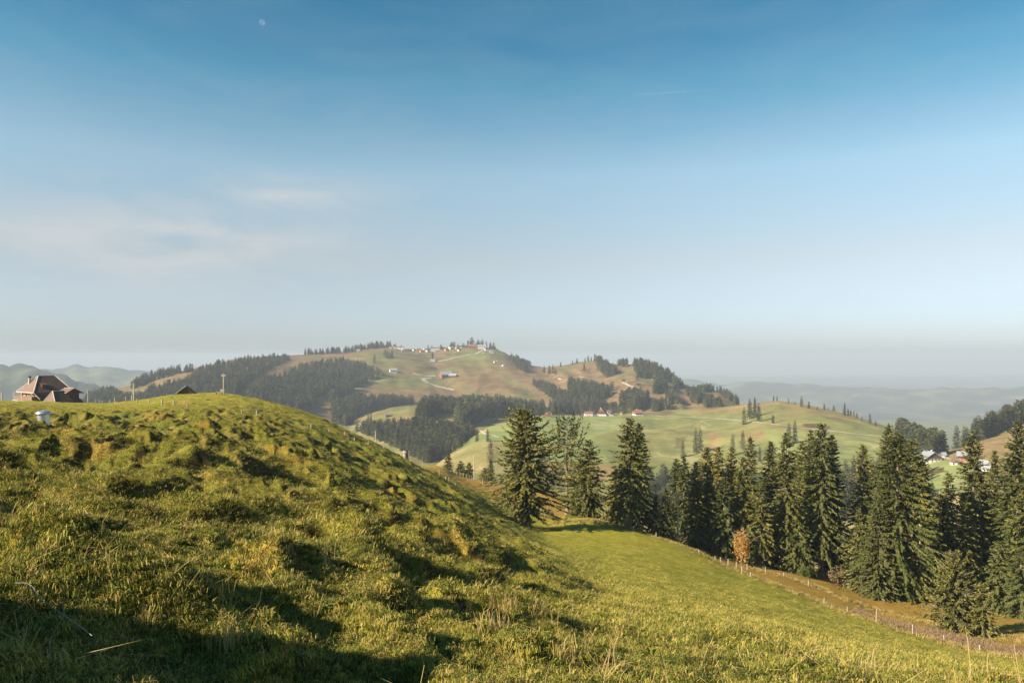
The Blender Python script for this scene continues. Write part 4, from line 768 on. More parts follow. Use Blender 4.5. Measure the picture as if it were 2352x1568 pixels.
# what each one shows in the photograph: paint from near to far on a coarse grid
cover = np.zeros((1600, 2400), bool)
_cx = np.arange(0, 2400, 4.0); _cy = np.geomspace(20, 320, 160); _CX, _CY = np.meshgrid(_cx, _cy, indexing='ij'); _cp = (YH - near_z(_CX, _CY)[0] * F / _CY).min(1)
for c, p_ in zip(_cx.astype(int), _cp): cover[int(min(1599, max(0, p_))):, c:c + 4] = True
def paint(px, top, base, hw, write=True):
    v = 0
    for y in range(max(0, int(top)), min(1599, int(base) + 1)):
        w = hw * (0.12 + 0.88 * (y - top) / max(1, base - top)); a = max(0, int(px - w)); b = min(2399, int(px + w) + 1)
        if b > a:
            row = cover[y, a:b]; v += int((~row).sum())
            if write: row[:] = True
    return v
for (px, top, base, hw) in TREES: paint(px, top, base, hw * .8)
pts.sort(key=lambda q: q[2]); vis = []
for q in pts:
    hp = q[4] * F / q[2]; by = YH - q[3] * F / q[2]; vis.append(paint(q[0], by - hp, by, hp * 0.19))
order = sorted(range(len(pts)), key=lambda i: -(vis[i] + (1e5 if pts[i][6] and vis[i] > 0 else 0)))
NIND = 296 - len(NT); ind = set(order[:NIND]); rest = [i for i in range(len(pts)) if i not in ind]
ORD = ['first','second','third','fourth','fifth','sixth','seventh','eighth','ninth','tenth','eleventh','twelfth']
bywood = {}
for i in sorted(ind, key=lambda i: pts[i][0]):
    q = pts[i]; r = random.Random(i); s = q[4] / 20.0; w = s * r.uniform(.85, 1.2)
    w *= 1.15 if q[5] >= 0 else .95; o = link('spruce_tree', (midmesh[r.randrange(5)] if q[4] * F / q[2] > 26 else farmesh[r.randrange(VARN)]), None, P(q[0], q[2], q[3] - .3), r.uniform(0, 6.28), (w, w, s))
    if q[6]: tag(o, 'distant spruce ' + q[6].replace(',', ''), 'tree', 'single spruces on the far slopes')
    else:
        pl_ = WOODS[q[5]][0]; xs_ = [p[0] for p in pl_]; ys_ = [p[1] for p in pl_]; fx_ = (q[0] - min(xs_)) / (max(xs_) - min(xs_)); fy_ = (q[1] - min(ys_)) / (max(ys_) - min(ys_)); nm = WOODS[q[5]][3].split(' ', 1)[1]
        where = ('far left in', 'left in', 'central in', 'right in', 'far right in')[min(4, int(fx_ * 5))]
        kindw = ('tall' if q[4] > 1.18 * WOODS[q[5]][2] * .8 else 'low' if q[4] < .8 * WOODS[q[5]][2] else 'middling'); dep = 'front' if fy_ > .6 else 'back' if fy_ < .35 else 'inner'
        tag(o, '%s %s spruce %s %s' % (kindw, dep, where, nm), 'tree', 'spruces ' + WOODS[q[5]][3])
def gn_instances(name, P_, rot, scl, idx, objs, kind='stuff'):
    me = bpy.data.meshes.new(name); n = len(P_); me.vertices.add(n); me.vertices.foreach_set('co', np.asarray(P_, np.float32).ravel())
    a = me.attributes.new('rot', 'FLOAT_VECTOR', 'POINT'); a.data.foreach_set('vector', np.asarray(rot, np.float32).ravel())
    a = me.attributes.new('scl', 'FLOAT_VECTOR', 'POINT'); a.data.foreach_set('vector', np.asarray(scl, np.float32).ravel())
    a = me.attributes.new('pick', 'INT', 'POINT'); a.data.foreach_set('value', np.asarray(idx, np.int32))
    o = link(name, me); o['kind'] = kind
    c = bpy.data.collections.new(name + "_shapes")
    for k, mm in enumerate(objs): ob = bpy.data.objects.new("shape_%02d" % k, mm); c.objects.link(ob)
    ng = bpy.data.node_groups.new(name, 'GeometryNodeTree'); ng.interface.new_socket('Geometry', in_out='INPUT', socket_type='NodeSocketGeometry'); ng.interface.new_socket('Geometry', in_out='OUTPUT', socket_type='NodeSocketGeometry')
    N = ng.nodes; Lk = ng.links; gi = N.new('NodeGroupInput'); go = N.new('NodeGroupOutput'); ci = N.new('GeometryNodeCollectionInfo'); ci.inputs[0].default_value = c; ci.inputs['Separate Children'].default_value = True; ci.inputs['Reset Children'].default_value = True
    ip = N.new('GeometryNodeInstanceOnPoints'); ip.inputs['Pick Instance'].default_value = True
    def na(nm, dt):
        x = N.new('GeometryNodeInputNamedAttribute'); x.data_type = dt; x.inputs[0].default_value = nm; return x.outputs[0]
    Lk.new(gi.outputs[0], ip.inputs['Points']); Lk.new(ci.outputs[0], ip.inputs['Instance']); Lk.new(na('pick', 'INT'), ip.inputs['Instance Index'])
    Lk.new(na('rot', 'FLOAT_VECTOR'), ip.inputs['Rotation']); Lk.new(na('scl', 'FLOAT_VECTOR'), ip.inputs['Scale']); Lk.new(ip.outputs[0], go.inputs[0])
    md = o.modifiers.new('scatter', 'NODES'); md.node_group = ng; return o
rr = np.random.default_rng(77); R_ = [pts[i] for i in rest]
PP = np.array([P(q[0], q[2], q[3] - .3) for q in R_]); s = np.array([q[4] / 20.0 for q in R_]); w = s * rr.uniform(.95, 1.35, len(s))
gn_instances("forest", PP, np.stack([0 * s, 0 * s, rr.random(len(s)) * 6.28], -1), np.stack([w, w, s], -1), rr.integers(0, VARN, len(s)), farmesh)
# ------------------------------------------------------------------ houses
M['roof_brown'] = plain("shingle_roof_brown", (0.085, 0.054, 0.042), (0.050, 0.033, 0.027), 1.2, 0.9, bump=.3)
M['roof_pink'] = plain("shingle_roof_pink", (0.210, 0.140, 0.115), (0.150, 0.098, 0.080), 1.2, 0.9)  # pinkish shingles; on the old farmhouse hips they carry painted sunlight
M['roof_red'] = plain("tiled_roof_red", (0.300, 0.130, 0.085), (0.200, 0.085, 0.060), .8, 0.85)
M['roof_grey'] = plain("sheet_roof_grey", (0.300, 0.310, 0.335), (0.230, 0.240, 0.260), .8, 0.5)
M['roof_dark'] = plain("dark_roof", (0.090, 0.070, 0.065), (0.050, 0.042, 0.040), .8, 0.9)
M['trim'] = plain("pale_trim", (0.460, 0.400, 0.350), (0.340, 0.290, 0.250), 2, 0.8)
M['wood_dark'] = plain("dark_timber", (0.110, 0.055, 0.030), (0.050, 0.028, 0.018), 3, 0.9)
M['wood_red'] = plain("red_brown_timber", (0.300, 0.110, 0.060), (0.190, 0.070, 0.040), 2, 0.9)
M['wood_pale'] = plain("orange_timber", (0.480, 0.260, 0.120), (0.340, 0.180, 0.090), 2, 0.9)
M['plaster'] = plain("white_plaster", (0.640, 0.610, 0.550), (0.520, 0.490, 0.440), .8, 0.9)
M['pane'] = plain("window_pane", (0.060, 0.065, 0.070), (0.030, 0.034, 0.040), 2, 0.15)
M['shutter'] = plain("honey_shutter", (0.640, 0.330, 0.110), (0.420, 0.210, 0.070), 2, 0.8)
M['gravel'] = plain("gravel_track", (0.400, 0.350, 0.270), (0.290, 0.250, 0.190), .8, 0.95)
M['metal'] = plain("galvanised_steel", (0.620, 0.640, 0.660), (0.480, 0.500, 0.520), 1.5, 0.35, 0.8)
def part(name, mb, mats, parent): return link(name, mb.mesh(name, mats), parent)
def gable_house(name, label, cat, loc, rz, L, W, h, rh, wall='plaster', roof='roof_red', base=None, ov=0.8, windows=2, chimney=True, hip=0.0, group=None, gable_top='wood_dark', upper='wood_dark'):
    """ridge along x, gable end faces +-x; local floor at z=0"""
    e = empty(name, loc, rz); tag(e, label, cat, group)
    m = MB(); m.box(-L/2, L/2, -W/2, W/2, -2.0, h * (.5 if upper else 1)); part('wall', m, M[wall], e)
    if upper:
        m = MB(); m.box(-L/2 - .02, L/2 + .02, -W/2 - .02, W/2 + .02, h * .5, h)
        for s in (-1, 1): m.poly([(s * (L/2 + .02), -W/2, h), (s * (L/2 + .02), W/2, h), (s * (L/2 + .02), 0, h + rh * .98)])
        part('upper_wall', m, M[upper], e)
    else:
        m = MB()
        for s in (-1, 1): m.poly([(s * (L/2 + .01), -W/2, h), (s * (L/2 + .01), W/2, h), (s * (L/2 + .01), 0, h + rh * .98)])
        part('gable', m, M[gable_top], e)
    m = MB(); x = L/2 + ov; y = W/2 + ov; ze = h - rh * ov / (W/2); t = .22; hx = hip * rh * 1.1
    for s in (-1, 1): m.slab([(-x, s * y, ze), (x, s * y, ze), (x - hx, 0, h + rh), (-x + hx, 0, h + rh)], t)
    if hip:
        for s in (-1, 1): m.slab([(s * x, -y * 1, ze), (s * x, y, ze), (s * (x - hx), 0, h + rh)], t)
    rf = part('roof', m, M[roof], e)
    if chimney: m = MB(); m.box(-L*.12, -L*.12 + .8, -.4 + W*.12, .4 + W*.12, h + rh * .4, h + rh + .9); part('chimney', m, M['plaster'], rf)
    wm = MB(); wm.box(-.06, .06, -.45, .45, -.55, .55); pane = wm.mesh('window', M['pane']); fm = MB()
    for (a, b, c, d) in ((-.58, .58, .55, .68), (-.58, .58, -.68, -.55), (-.58, -.45, -.55, .55), (.45, .58, -.55, .55)): fm.box(-.09, .09, a, b, c, d)
    frame = fm.mesh('frame', M['plaster'])
    if windows:
        for s in (1, -1):
            for zz, nn in ((h * .27, windows), (h * .75, windows + 1)):
                for i in range(nn):
                    yy = (i - (nn - 1) / 2) * W / (nn + .4); w = link('window', pane, e, (s * (L/2 + .03), yy, zz)); link('frame', frame, w)
            for i in range(max(2, int(L / 4))):
                w = link('window', pane, e, ((i - (max(2, int(L / 4)) - 1) / 2) * 3.2, s * (W/2 + .03), h * .27), math.pi / 2); link('frame', frame, w)
    return e
def house_far(label, px, py, wpx, kind, rz, cat='house', hpx=None, group='chalets on top of the village hill', name='chalet', deep=None):
    D, z = mid_hit(px, py); D = float(D[0]); z = float(z[0]); Wd = wpx * D / F; Wd *= 1.15; h = max(3.2, (hpx * 1.15 if hpx else wpx * .42) * D / F)
    e = empty(name, P(px, D, z), rz); tag(e, label, cat, group); wl_, rf_ = kind; L = Wd; W = deep or Wd * .75
    m = MB(); m.box(-L/2, L/2, -W/2, W/2, -4, h); 
    for s in (-1, 1): m.poly([(s * L/2, -W/2, h), (s * L/2, W/2, h), (s * L/2, 0, h + W * .30)])
    part('wall', m, M[wl_], e)
    m = MB(); y = W/2 + .8; x = L/2 + .8
    for s in (-1, 1): m.slab([(-x, s * y, h - .4), (x, s * y, h - .4), (x, 0, h + W * .36), (-x, 0, h + W * .36)], .3)
    part('roof', m, M[rf_], e)
    m = MB()
    for i in (-1, 0, 1): m.box(i * L * .28 - L * .07, i * L * .28 + L * .07, -W/2 - .06, -W/2 + .05, h * .3, h * .68)
    part('window', m, M['pane'], e); return e
VH = [(822.5,807,7,('plaster','roof_grey'),.2,'low white house with a grey roof, lowest on the skyline left of the village'),(833,803,6,('wood_dark','roof_dark'),.1,'dark hut just right of the lowest skyline house'),
 (842.5,802.5,5,('plaster','roof_pink'),.1,'tiny white hut between skyline trees left of the village'),(869,797.5,8,('plaster','roof_red'),-.5,'white chalet with an orange gable roof, left of two on the crest'),
 (883,795.5,8,('plaster','roof_red'),.4,'white chalet with an orange pointed roof, right of two on the crest'),(925,806,5,('plaster','roof_grey'),.5,'small white house at the right foot of the long white building'),
 (940,806,5,('wood_dark','roof_dark'),.3,'dark low chalet in front of the first village trees'),(951,805.5,6,('plaster','roof_pink'),.9,'pale gabled chalet beside the gap in the skyline trees'),
 (962,804.5,7,('wood_pale','roof_red'),.2,'orange chalet above the left end of the terrace wall'),(968,808.5,7,('wood_pale','roof_red'),.8,'orange gabled chalet standing on the terrace wall'),
 (976.5,803.5,6,('plaster','roof_grey'),.6,'pale chalet with a bluish roof behind the terrace wall'),(982,808,7,('plaster','roof_red'),1.0,'chalet with a red gable in the middle above the terrace wall'),
 (995,806.5,9,('plaster','roof_grey'),.0,'low long pale house at the right end of the terrace wall'),(997,801,9,('plaster','roof_dark'),.1,'pale house with dark roof in the second row above the terrace wall'),
 (1007,803,9,('plaster','roof_red'),.0,'bright white house with a red roof right of the terrace wall'),(1021,802.5,6,('plaster','roof_dark'),.2,'small white chalet in the dark trees of the village'),
 (1026,805.5,8,('wood_pale','roof_red'),.7,'orange white chalet at the lower edge of the village, left'),(1035.5,802.5,10,('plaster','roof_grey'),.9,'white chalet with a tall pale gable below the pointed tree'),
 (1040,794.5,7,('plaster','roof_dark'),.0,'white house high under the pointed tree'),(1045,799,7,('plaster','roof_pink'),-.2,'white house right of the tall pale gable'),
 (1051,801.5,8,('wood_pale','roof_red'),.6,'reddish chalet left of the lowest small white chalet'),(1054.5,806,6,('plaster','roof_dark'),.9,'small white chalet, lowest of the village on its right side'),
 (1059,799,8,('plaster','roof_dark'),.0,'wide white house above the lowest small chalet'),(1050,794.5,5,('plaster','roof_dark'),.3,'small white house at the skyline in the middle of the village'),
 (1069,794.5,7,('wood_red','roof_dark'),.2,'brown house at the skyline left of the big red chalet'),(1082.5,800,13,('wood_red','roof_red'),.1,'big red chalet with a broad roof on the hilltop'),
 (1094,799.5,10,('wood_red','roof_pink'),.0,'long low red brown building right of the big red chalet'),(1119,805,9,('plaster','roof_dark'),.3,'small dark roofed house below the white modern building'),
 (1129,810.5,7,('plaster','roof_grey'),.2,'tiny white hut at the right end of the hilltop'),(1014,800.5,6,('wood_dark','roof_dark'),.4,'dark chalet half hidden between two white houses'),
 (1030,798.5,6,('wood_dark','roof_dark'),.1,'dark roofed chalet at the edge of the village trees'),(990,801,6,('wood_dark','roof_dark'),.4,'dark chalet behind the right end of the terrace wall')]
for (px, py, w, k, rz, lb) in VH: house_far(lb, px, py, w, k, rz)
house_far('long white building with a row of windows on the crest left of the village', 911, 800.5, 28, ('plaster','roof_pink'), .02, 'building', 3.0, None, 'long_building', 7.0)
house_far('white modern flat roofed building at the right end of the hilltop village', 1107, 801, 16, ('plaster','roof_grey'), .05, 'building', 6, None, 'modern_building', 9.0)
D_, z_ = mid_hit([960, 998], [812.5, 811.5]); m = MB(); A_ = Vector(P(960, D_[0], z_[0])); B_ = Vector(P(998, D_[1], z_[1])); o_ = (A_ + B_) / 2
m.slab([A_ - o_ + Vector((0, 1.2, 2.2)), B_ - o_ + Vector((0, 1.2, 2.2)), B_ - o_ + Vector((0, 0, 2.2)), A_ - o_ + Vector((0, 0, 2.2))], 6); tag(link('terrace_wall', m.mesh('terrace_wall', M['plaster']), None, o_), 'long pale stone terrace wall below the village chalets', 'wall')
house_far('white chapel like house beside a slim dark spruce on the slope', 994, 830, 8, ('plaster','roof_grey'), .1, 'house', 2.4, None, 'white_house')
house_far('small farm with a white roof alone on the brown slope', 903, 855, 14, ('plaster','roof_grey'), .35, 'farm', 4, None, 'small_farm')
house_far('farmhouse with a light grey roof and red timber front in the middle of the slope', 1023, 867, 23, ('wood_red','roof_grey'), .5, 'farmhouse', 5.5, None, 'farmhouse')
house_far('long pale shed attached low to the right of the grey roofed farmhouse', 1041, 866, 15, ('wood_dark','roof_grey'), -.3, 'shed', 2.0, None, 'farm_shed')
house_far('small wooden barn on the clearing between two woods', 893, 957, 11, ('wood_dark','roof_pink'), .1, 'barn', 3.0, None, 'small_barn')
house_far('small pale hut by the track under the right dome', 1541, 897, 5, ('plaster','roof_red'), .3, 'hut', None, None, 'hut')
house_far('low grey roofed shed at the end of the farm track', 1466, 884, 8, ('wood_dark','roof_pink'), .1, 'shed', 1.6, None, 'shed')
house_far('little red hut with a pale wall on the crest above the farm track', 1432, 876, 5, ('wood_red','roof_dark'), .2, 'hut', 2, None, 'red_hut')
house_far('white ski lift station hut on the falling right slope', 1157, 841, 5, ('plaster','roof_grey'), .5, 'hut', 1.6, None, 'lift_hut')
house_far('white shelter on the slope above the ski lift station', 1137, 833, 5, ('plaster','roof_grey'), .5, 'hut', 1.4, None, 'ski_shelter')
# farms on the green ridge
def mid_loc(px, py): D, z = mid_hit(px, py); return P(px, float(D[0]), float(z[0])), float(D[0])
def mid_house(px, py, wpx, **k):
    loc, D = mid_loc(px, py); s = D / F; return gable_house(loc=loc, L=wpx * s, **k)
mid_house(1351, 954.5, 19, name='farm_barn', label='long low barn with a brown roof and one white and one yellow end', cat='barn', rz=.05, W=8, h=4.0, rh=1.9, wall='plaster', roof='roof_red', windows=1, chimney=False, upper=None)
mid_house(1383, 954, 17, name='farmhouse', label='steep roofed farmhouse with a pale gable front on the green ridge', cat='farmhouse', rz=1.25, W=13, h=3.6, rh=6.2, wall='plaster', roof='roof_brown', windows=3, hip=.25, upper='wood_red')
mid_house(1398, 954, 9, name='farm_annexe', label='pale annexe behind the steep roofed farmhouse', cat='outbuilding', rz=.2, W=7, h=5.0, rh=2.0, wall='plaster', roof='roof_pink', windows=1, chimney=False, upper=None)
mid_house(1406, 954.5, 7, name='farm_shed', label='low dark roofed shed right of the annexe', cat='shed', rz=.0, W=5, h=2.6, rh=1.2, wall='plaster', roof='roof_dark', windows=1, chimney=False, upper=None)
mid_house(1465, 954, 20, name='farmhouse', label='farmhouse with a broad red tiled roof and skylights at the bend of the road', cat='farmhouse', rz=.25, W=11, h=4.0, rh=4.0, wall='plaster', roof='roof_red', windows=2, hip=.5, upper='wood_dark')
mid_house(1259, 957, 13, name='brown_hut', label='low brown wooden hut left of the farms at the edge of the wood', cat='hut', rz=.1, W=6, h=3.0, rh=1.6, wall='wood_red', roof='roof_red', windows=1, chimney=False, upper=None)
mid_house(1427, 952, 2.6, name='transformer_hut', label='tiny narrow pale hut between the two farms', cat='hut', rz=.2, W=1.8, h=3.0, rh=.8, wall='plaster', roof='roof_red', windows=0, chimney=False, upper=None)
# farm on the right, 590 m away
mid_house(2136, 1060, 37, name='farmhouse', label='brown timber farmhouse with a wide pale grey roof behind the wood', cat='farmhouse', rz=-1.62, W=14, h=3.4, rh=4.9, wall='plaster', roof='roof_grey', windows=4, hip=0, upper='wood_dark', ov=1.4)
mid_house(2163, 1050, 13, name='farm_annexe', label='low pale roofed wing right of the brown timber farmhouse', cat='outbuilding', rz=-.2, W=5, h=2.6, rh=1.6, wall='plaster', roof='roof_grey', windows=1, chimney=False, upper=None)
mid_house(2192, 1067, 14, name='white_hut', label='small white hut with a pinkish roof on the meadow edge', cat='hut', rz=-.1, W=4.2, h=2.9, rh=1.7, wall='plaster', roof='roof_pink', windows=1, chimney=False, upper=None, hip=.3)
mid_house(2211, 1058, 19, name='barn', label='timber barn with a pale roof behind the white hut', cat='barn', rz=-.6, W=7, h=4.5, rh=2.6, wall='wood_red', roof='roof_grey', windows=1, chimney=False, upper='wood_dark')
mid_house(2262, 1080, 32, name='barn', label='big pale roofed barn half hidden by the spruces on the right', cat='barn', rz=-.9, W=10, h=3.0, rh=4.0, wall='plaster', roof='roof_grey', windows=1, chimney=False, hip=.4, upper=None)

# the large old farmhouse on the left
def big_house():
    px, Y = 77, 196.0; z0 = near_at(90, 190) - 0.4; c = P(px, Y, 0); al = math.radians(53)
    e = empty('farmhouse', (c[0], c[1], z0), al); tag(e, 'large old farmhouse with a steep brown shingle roof and lit balcony behind the grassy crest', 'farmhouse')
    top = (YH - 863.5) / F * 200 - z0; ev = (YH - 902) / F * 196 - z0; L, D = 10.0, 11.5; lo = 0.25
    r0, r1 = (3.3, D / 2, top), (7.4, D / 2, top)                     # ridge ends; left front corner of the eaves is the origin
    m = MB(); m.slab([(0, 0, ev), (0, D, ev), r0], .18); a = m
    m.slab([(0, 0, ev), (-.0, 0, ev), r0], .01) if False else None
    m.slab([(0, 0, ev), r0, r1, (L, 0, ev), (L + .6, -1.6, lo + .9), (.9, -1.6, lo)][0:1] + [(1.1, -1.4, lo), (L + .8, -1.4, lo), (L, 0, ev)][0:0] + [(L, 0, ev), r1, r0], .18)
    m.slab([(0, 0, ev - .02), (L, 0, ev - .02), (L + .4, -1.5, lo + .3), (1.0, -1.5, lo + .3)], .18)     # the roof sweeps on down, flatter, over the shed front
    m.slab([(L, 0, ev), (L, D, ev), r1], .18); m.slab([(0, D, ev), r0, r1, (L, D, ev)], .18); rf = part('roof', m, M['roof_brown'], e)
    m = MB(); m.slab([(-.05, -.02, ev + .04), (-.05, D, ev + .04), (r0[0] - .02, r0[1], top + .04)], .03); part('sunlit_hip_end', m, M['roof_pink'], rf)  # sunlit tone of the left hip, painted as a paler shingle layer
    m = MB(); T = lambda p, q, r=.16: m.tube(p, q, r, r, 4)
    T(r0, r1, .12); T(r0, (0, 0, ev)); T(r0, (0, D, ev)); T(r1, (L, 0, ev)); T((0, -.1, ev - .1), (0, D, ev - .1), .2); T((0, 0, ev), (1.0, -1.5, lo + .3), .14); part('ridge_cap', m, M['trim'], rf)
    m = MB(); m.box(.9, L - .4, .1, D - .6, -3, ev - .05); part('wall', m, M['wood_dark'], e)
    # balcony under the left hip
    m = MB(); m.box(-.55, -.45, -.2, D, .15, 1.35); m.box(-.55, .9, -.3, -.2, .15, 1.35); part('balcony_rail', m, M['roof_pink'], e)
    m = MB(); m.box(-.9, .9, -.4, D + .3, -.05, .12); part('balcony_floor', m, M['trim'], e)
    for y in (-.1, D * .55, D - .2):
        m = MB(); m.box(-.62, -.42, y - .12, y + .12, .12, ev - .05); part('balcony_post', m, M['trim'], e)
    pm = MB(); pm.box(-.05, .05, -.5, .5, -.55, .55); pn = pm.mesh('window', M['pane']); sm = MB(); sm.box(-.08, .04, -.35, .35, -.7, .7); st = sm.mesh('shutter', M['shutter'])
    for y in (1.6, 4.2, 6.9, 9.4):
        w = link('window', pn, e, (.84, y, ev - .85)); 
        for k in (-1, 1): link('shutter', st, w, (0, k * .88, 0))
    m = MB(); m.box(1.5, 1.95, D * .62, D * .62 + .5, ev + 1.5, top - .5); ch = part('chimney', m, M['trim'], rf); m = MB(); m.box(1.42, 2.03, D * .62 - .08, D * .62 + .58, top - .5, top - .05); part('chimney_cap', m, M['roof_dark'], ch)
    sl = (top - ev) / (D / 2); yy = 1.9; zz = ev + yy * sl; m = MB(); m.box(2.6, 3.6, yy - .5, yy + .6, zz - .4, zz + .55); m.slab([(2.4, yy - .8, zz + .62), (3.9, yy - .8, zz + .62), (3.9, yy + .9, zz + 1.0), (2.4, yy + .9, zz + 1.0)], .08); part('dormer', m, [M['wood_dark']], rf)
    # lower front annexe with its own hipped roof
    e2 = empty('farm_annexe', P(128, 188, near_at(122, 186) - .5), math.radians(53)); tag(e2, 'low hipped annexe in front of the large old farmhouse', 'outbuilding'); t2 = (YH - 898.2) / F * 188 - e2.location.z
    m = MB(); a0, a1 = (0, 1.8, t2), (2.6, 1.8, t2); m.slab([a0, a1, (4.6, -1.6, -.4), (-.6, -1.6, -.4)], .15); m.slab([a1, (4.6, -1.6, -.4), (4.8, 4.5, -.3)], .15); m.slab([a0, (0, 4.5, -.3), (4.8, 4.5, -.3), a1], .15); rf2 = part('roof', m, M['roof_brown'], e2)
    m = MB(); m.slab([a0, (-.6, -1.6, -.4), (-1.8, 4.2, -.2)], .15); part('sunlit_hip_end', m, M['roof_pink'], rf2)  # annexe hip facing the sun, in the same painted lit tone
    m = MB(); m.tube(a0, a1, .1, .1, 4); m.tube(a0, (-.6, -1.6, -.4), .12, .12, 4); m.tube(a0, (-1.8, 4.2, -.2), .12, .12, 4); part('ridge_cap', m, M['trim'], rf2)
    m = MB(); m.box(-.3, 4.3, -1.2, 4.0, -2.5, -.45); part('wall', m, M['wood_dark'], e2)
    # gabled porch on the right
    zt = (YH - 890.8) / F * 193; zb = near_at(165, 190) - .6; e3 = empty('gabled_wing', P(155, 193, zb), math.radians(-12)); tag(e3, 'small gabled wing with a brick coloured wall at the right of the large old farmhouse', 'outbuilding'); t3 = zt - zb
    m = MB(); m.slab([(-1.0, 0, t3), (2.1, 0, t3), (1.6, -2.0, t3 - 1.15), (-1.9, -2.0, t3 - 1.15)], .14); m.slab([(-1.0, 0, t3), (2.1, 0, t3), (2.9, 2.4, t3 - 1.3), (-.8, 2.4, t3 - 1.3)], .14); rf3 = part('roof', m, M['roof_pink'], e3)
    m = MB(); m.tube((-1.0, 0, t3), (2.1, 0, t3), .09, .09, 4); m.tube((-1.9, -2.0, t3 - 1.2), (1.6, -2.0, t3 - 1.2), .09, .09, 4); m.tube((2.1, 0, t3), (2.6, 1.5, t3 - .9), .09, .09, 4); part('roof_edge', m, M['trim'], rf3)
    m = MB(); m.box(-1.5, 1.9, -1.6, 1.8, -2, t3 - 1.2); m.poly([(1.9, -1.6, t3 - 1.2), (1.9, 1.8, t3 - 1.2), (1.9, 0, t3 - .15)]); m.poly([(-1.5, -1.6, t3 - 1.2), (-1.5, 1.8, t3 - 1.2), (-1.0, 0, t3 - .15)]); part('wall', m, M['wood_dark'], e3)
    m = MB(); m.slab([(1.9, -1.2, 1.6), (1.9, 2.2, 1.6), (3.6, 2.2, -.2), (3.6, -1.2, -.2)], .12); part('lean_to_roof', m, M['roof_dark'], e3)
    return e
big_house()
# the barn roof peeping over the knoll
zb = near_at(424, 172) - 1.2; c = P(424.5, 172, zb); t = (YH - 887.8) / F * 172 - zb
e = empty('barn', c, 0); tag(e, 'barn of which only the brown gable roof shows over the top of the grassy knoll', 'barn')
m = MB(); v = Vector((-.93, .36, 0)); s_ = Vector((.36, .93, 0)); A = Vector((.1, 0, t)); B = A + Vector((-1.2, 4.0, .0)); lft = Vector((-2.3, 0, -1.75)); rgt = Vector((2.0, 0.5, -1.7))
m.slab([A, B, B + lft * 1.1, A + lft * 1.1], .12); m.slab([A, B, B + rgt * 1.1, A + rgt * 1.1], .12); rf = part('roof', m, M['roof_brown'], e)
m = MB(); m.tube(A + Vector((0, -.05, .05)), A + lft + Vector((0, -.05, .05)), .07, .07, 4); m.tube(A + Vector((0, 0, .08)), B + Vector((0, 0, .08)), .22, .22, 5); part('ridge_cap', m, M['roof_grey'], rf)
m = MB(); m.poly([A + Vector((0, .3, -.1)), A + lft + Vector((0, .3, -.1)), A + rgt + Vector((0, .3, -.1))]); m.poly([A + lft + Vector((0, .3, -.1)), A + rgt + Vector((0, .3, -.1)), A + rgt + Vector((0, .3, -4)), A + lft + Vector((0, .3, -4))]); part('wall', m, M['wood_dark'], e)

# ------------------------------------------------------------------ roads and tracks draped on the hills
def track(name, pts_, w, lift=0.25):
    X = []; 
    for i in range(len(pts_) - 1):
        n = max(2, int(abs(pts_[i+1][0] - pts_[i][0]) + abs(pts_[i+1][1] - pts_[i][1])) // 5)
        for k in range(n): t = k / n; X.append((pts_[i][0] * (1 - t) + pts_[i+1][0] * t, pts_[i][1] * (1 - t) + pts_[i+1][1] * t))
    X.append(pts_[-1]); D, z = mid_hit([a for a, b in X], [b for a, b in X]); c = [Vector(P(a[0], d, zz)) for a, d, zz in zip(X, D, z)]; V = []; Fc = []
    for i, p in enumerate(c):
        dd = c[min(i + 1, len(c) - 1)] - c[max(0, i - 1)]; dd.z = 0; dd.normalize(); s = Vector((dd.y, -dd.x, 0))
        for k in (-1, 0, 1): q = p + s * w / 2 * k; V.append([q.x, q.y, 0])
    V = np.array(V); V[:, 2] = mid_z(CX + V[:, 0] / V[:, 1] * F, V[:, 1])[0] + lift
    for i in range(len(c) - 1):
        for k in (0, 1): Fc.append((i * 3 + k, i * 3 + k + 1, i * 3 + k + 4, i * 3 + k + 3))
    tag(link(name, mesh_np(name, V, Fc, M['gravel'])), kind='structure')
track('road', [(1490, 955), (1560, 957), (1633, 961), (1702, 966), (1771, 974), (1878, 987), (1950, 995), (2006, 1001), (2035, 1004)], 3.2)
track('road', [(1240, 957.5), (1300, 956.5), (1350, 955.8), (1400, 955.8), (1440, 955), (1490, 955)], 4.5)
track('path', [(1402, 966), (1420, 971), (1445, 982)], 2.2); track('path', [(1102, 988), (1112, 996), (1130, 999), (1145, 1006)], 2.4)
track('road', [(948, 858), (962, 860.5), (977, 864), (1000, 864)], 6); track('road', [(990, 868), (970, 870.5), (975, 875), (985, 880), (1006, 888), (1025, 892), (1042, 896)], 8)
track('road', [(985, 831), (1010, 829), (1025, 827), (1045, 822), (1080, 814)], 6); track('road', [(1092, 813), (1102, 808), (1111, 804)], 8); track('road', [(1106, 812.5), (1113, 809.5), (1125, 810)], 6)
track('path', [(1282, 870), (1290, 872)], 4); track('path', [(1330, 865), (1350, 868), (1372, 874)], 4); track('path', [(1430, 878), (1450, 888), (1475, 893)], 5)
track('road', [(2162, 1050), (2175, 1053), (2190, 1056)], 4); track('path', [(1137, 833), (1142, 829)], 5); track('path', [(1150, 843), (1156, 838)], 5)

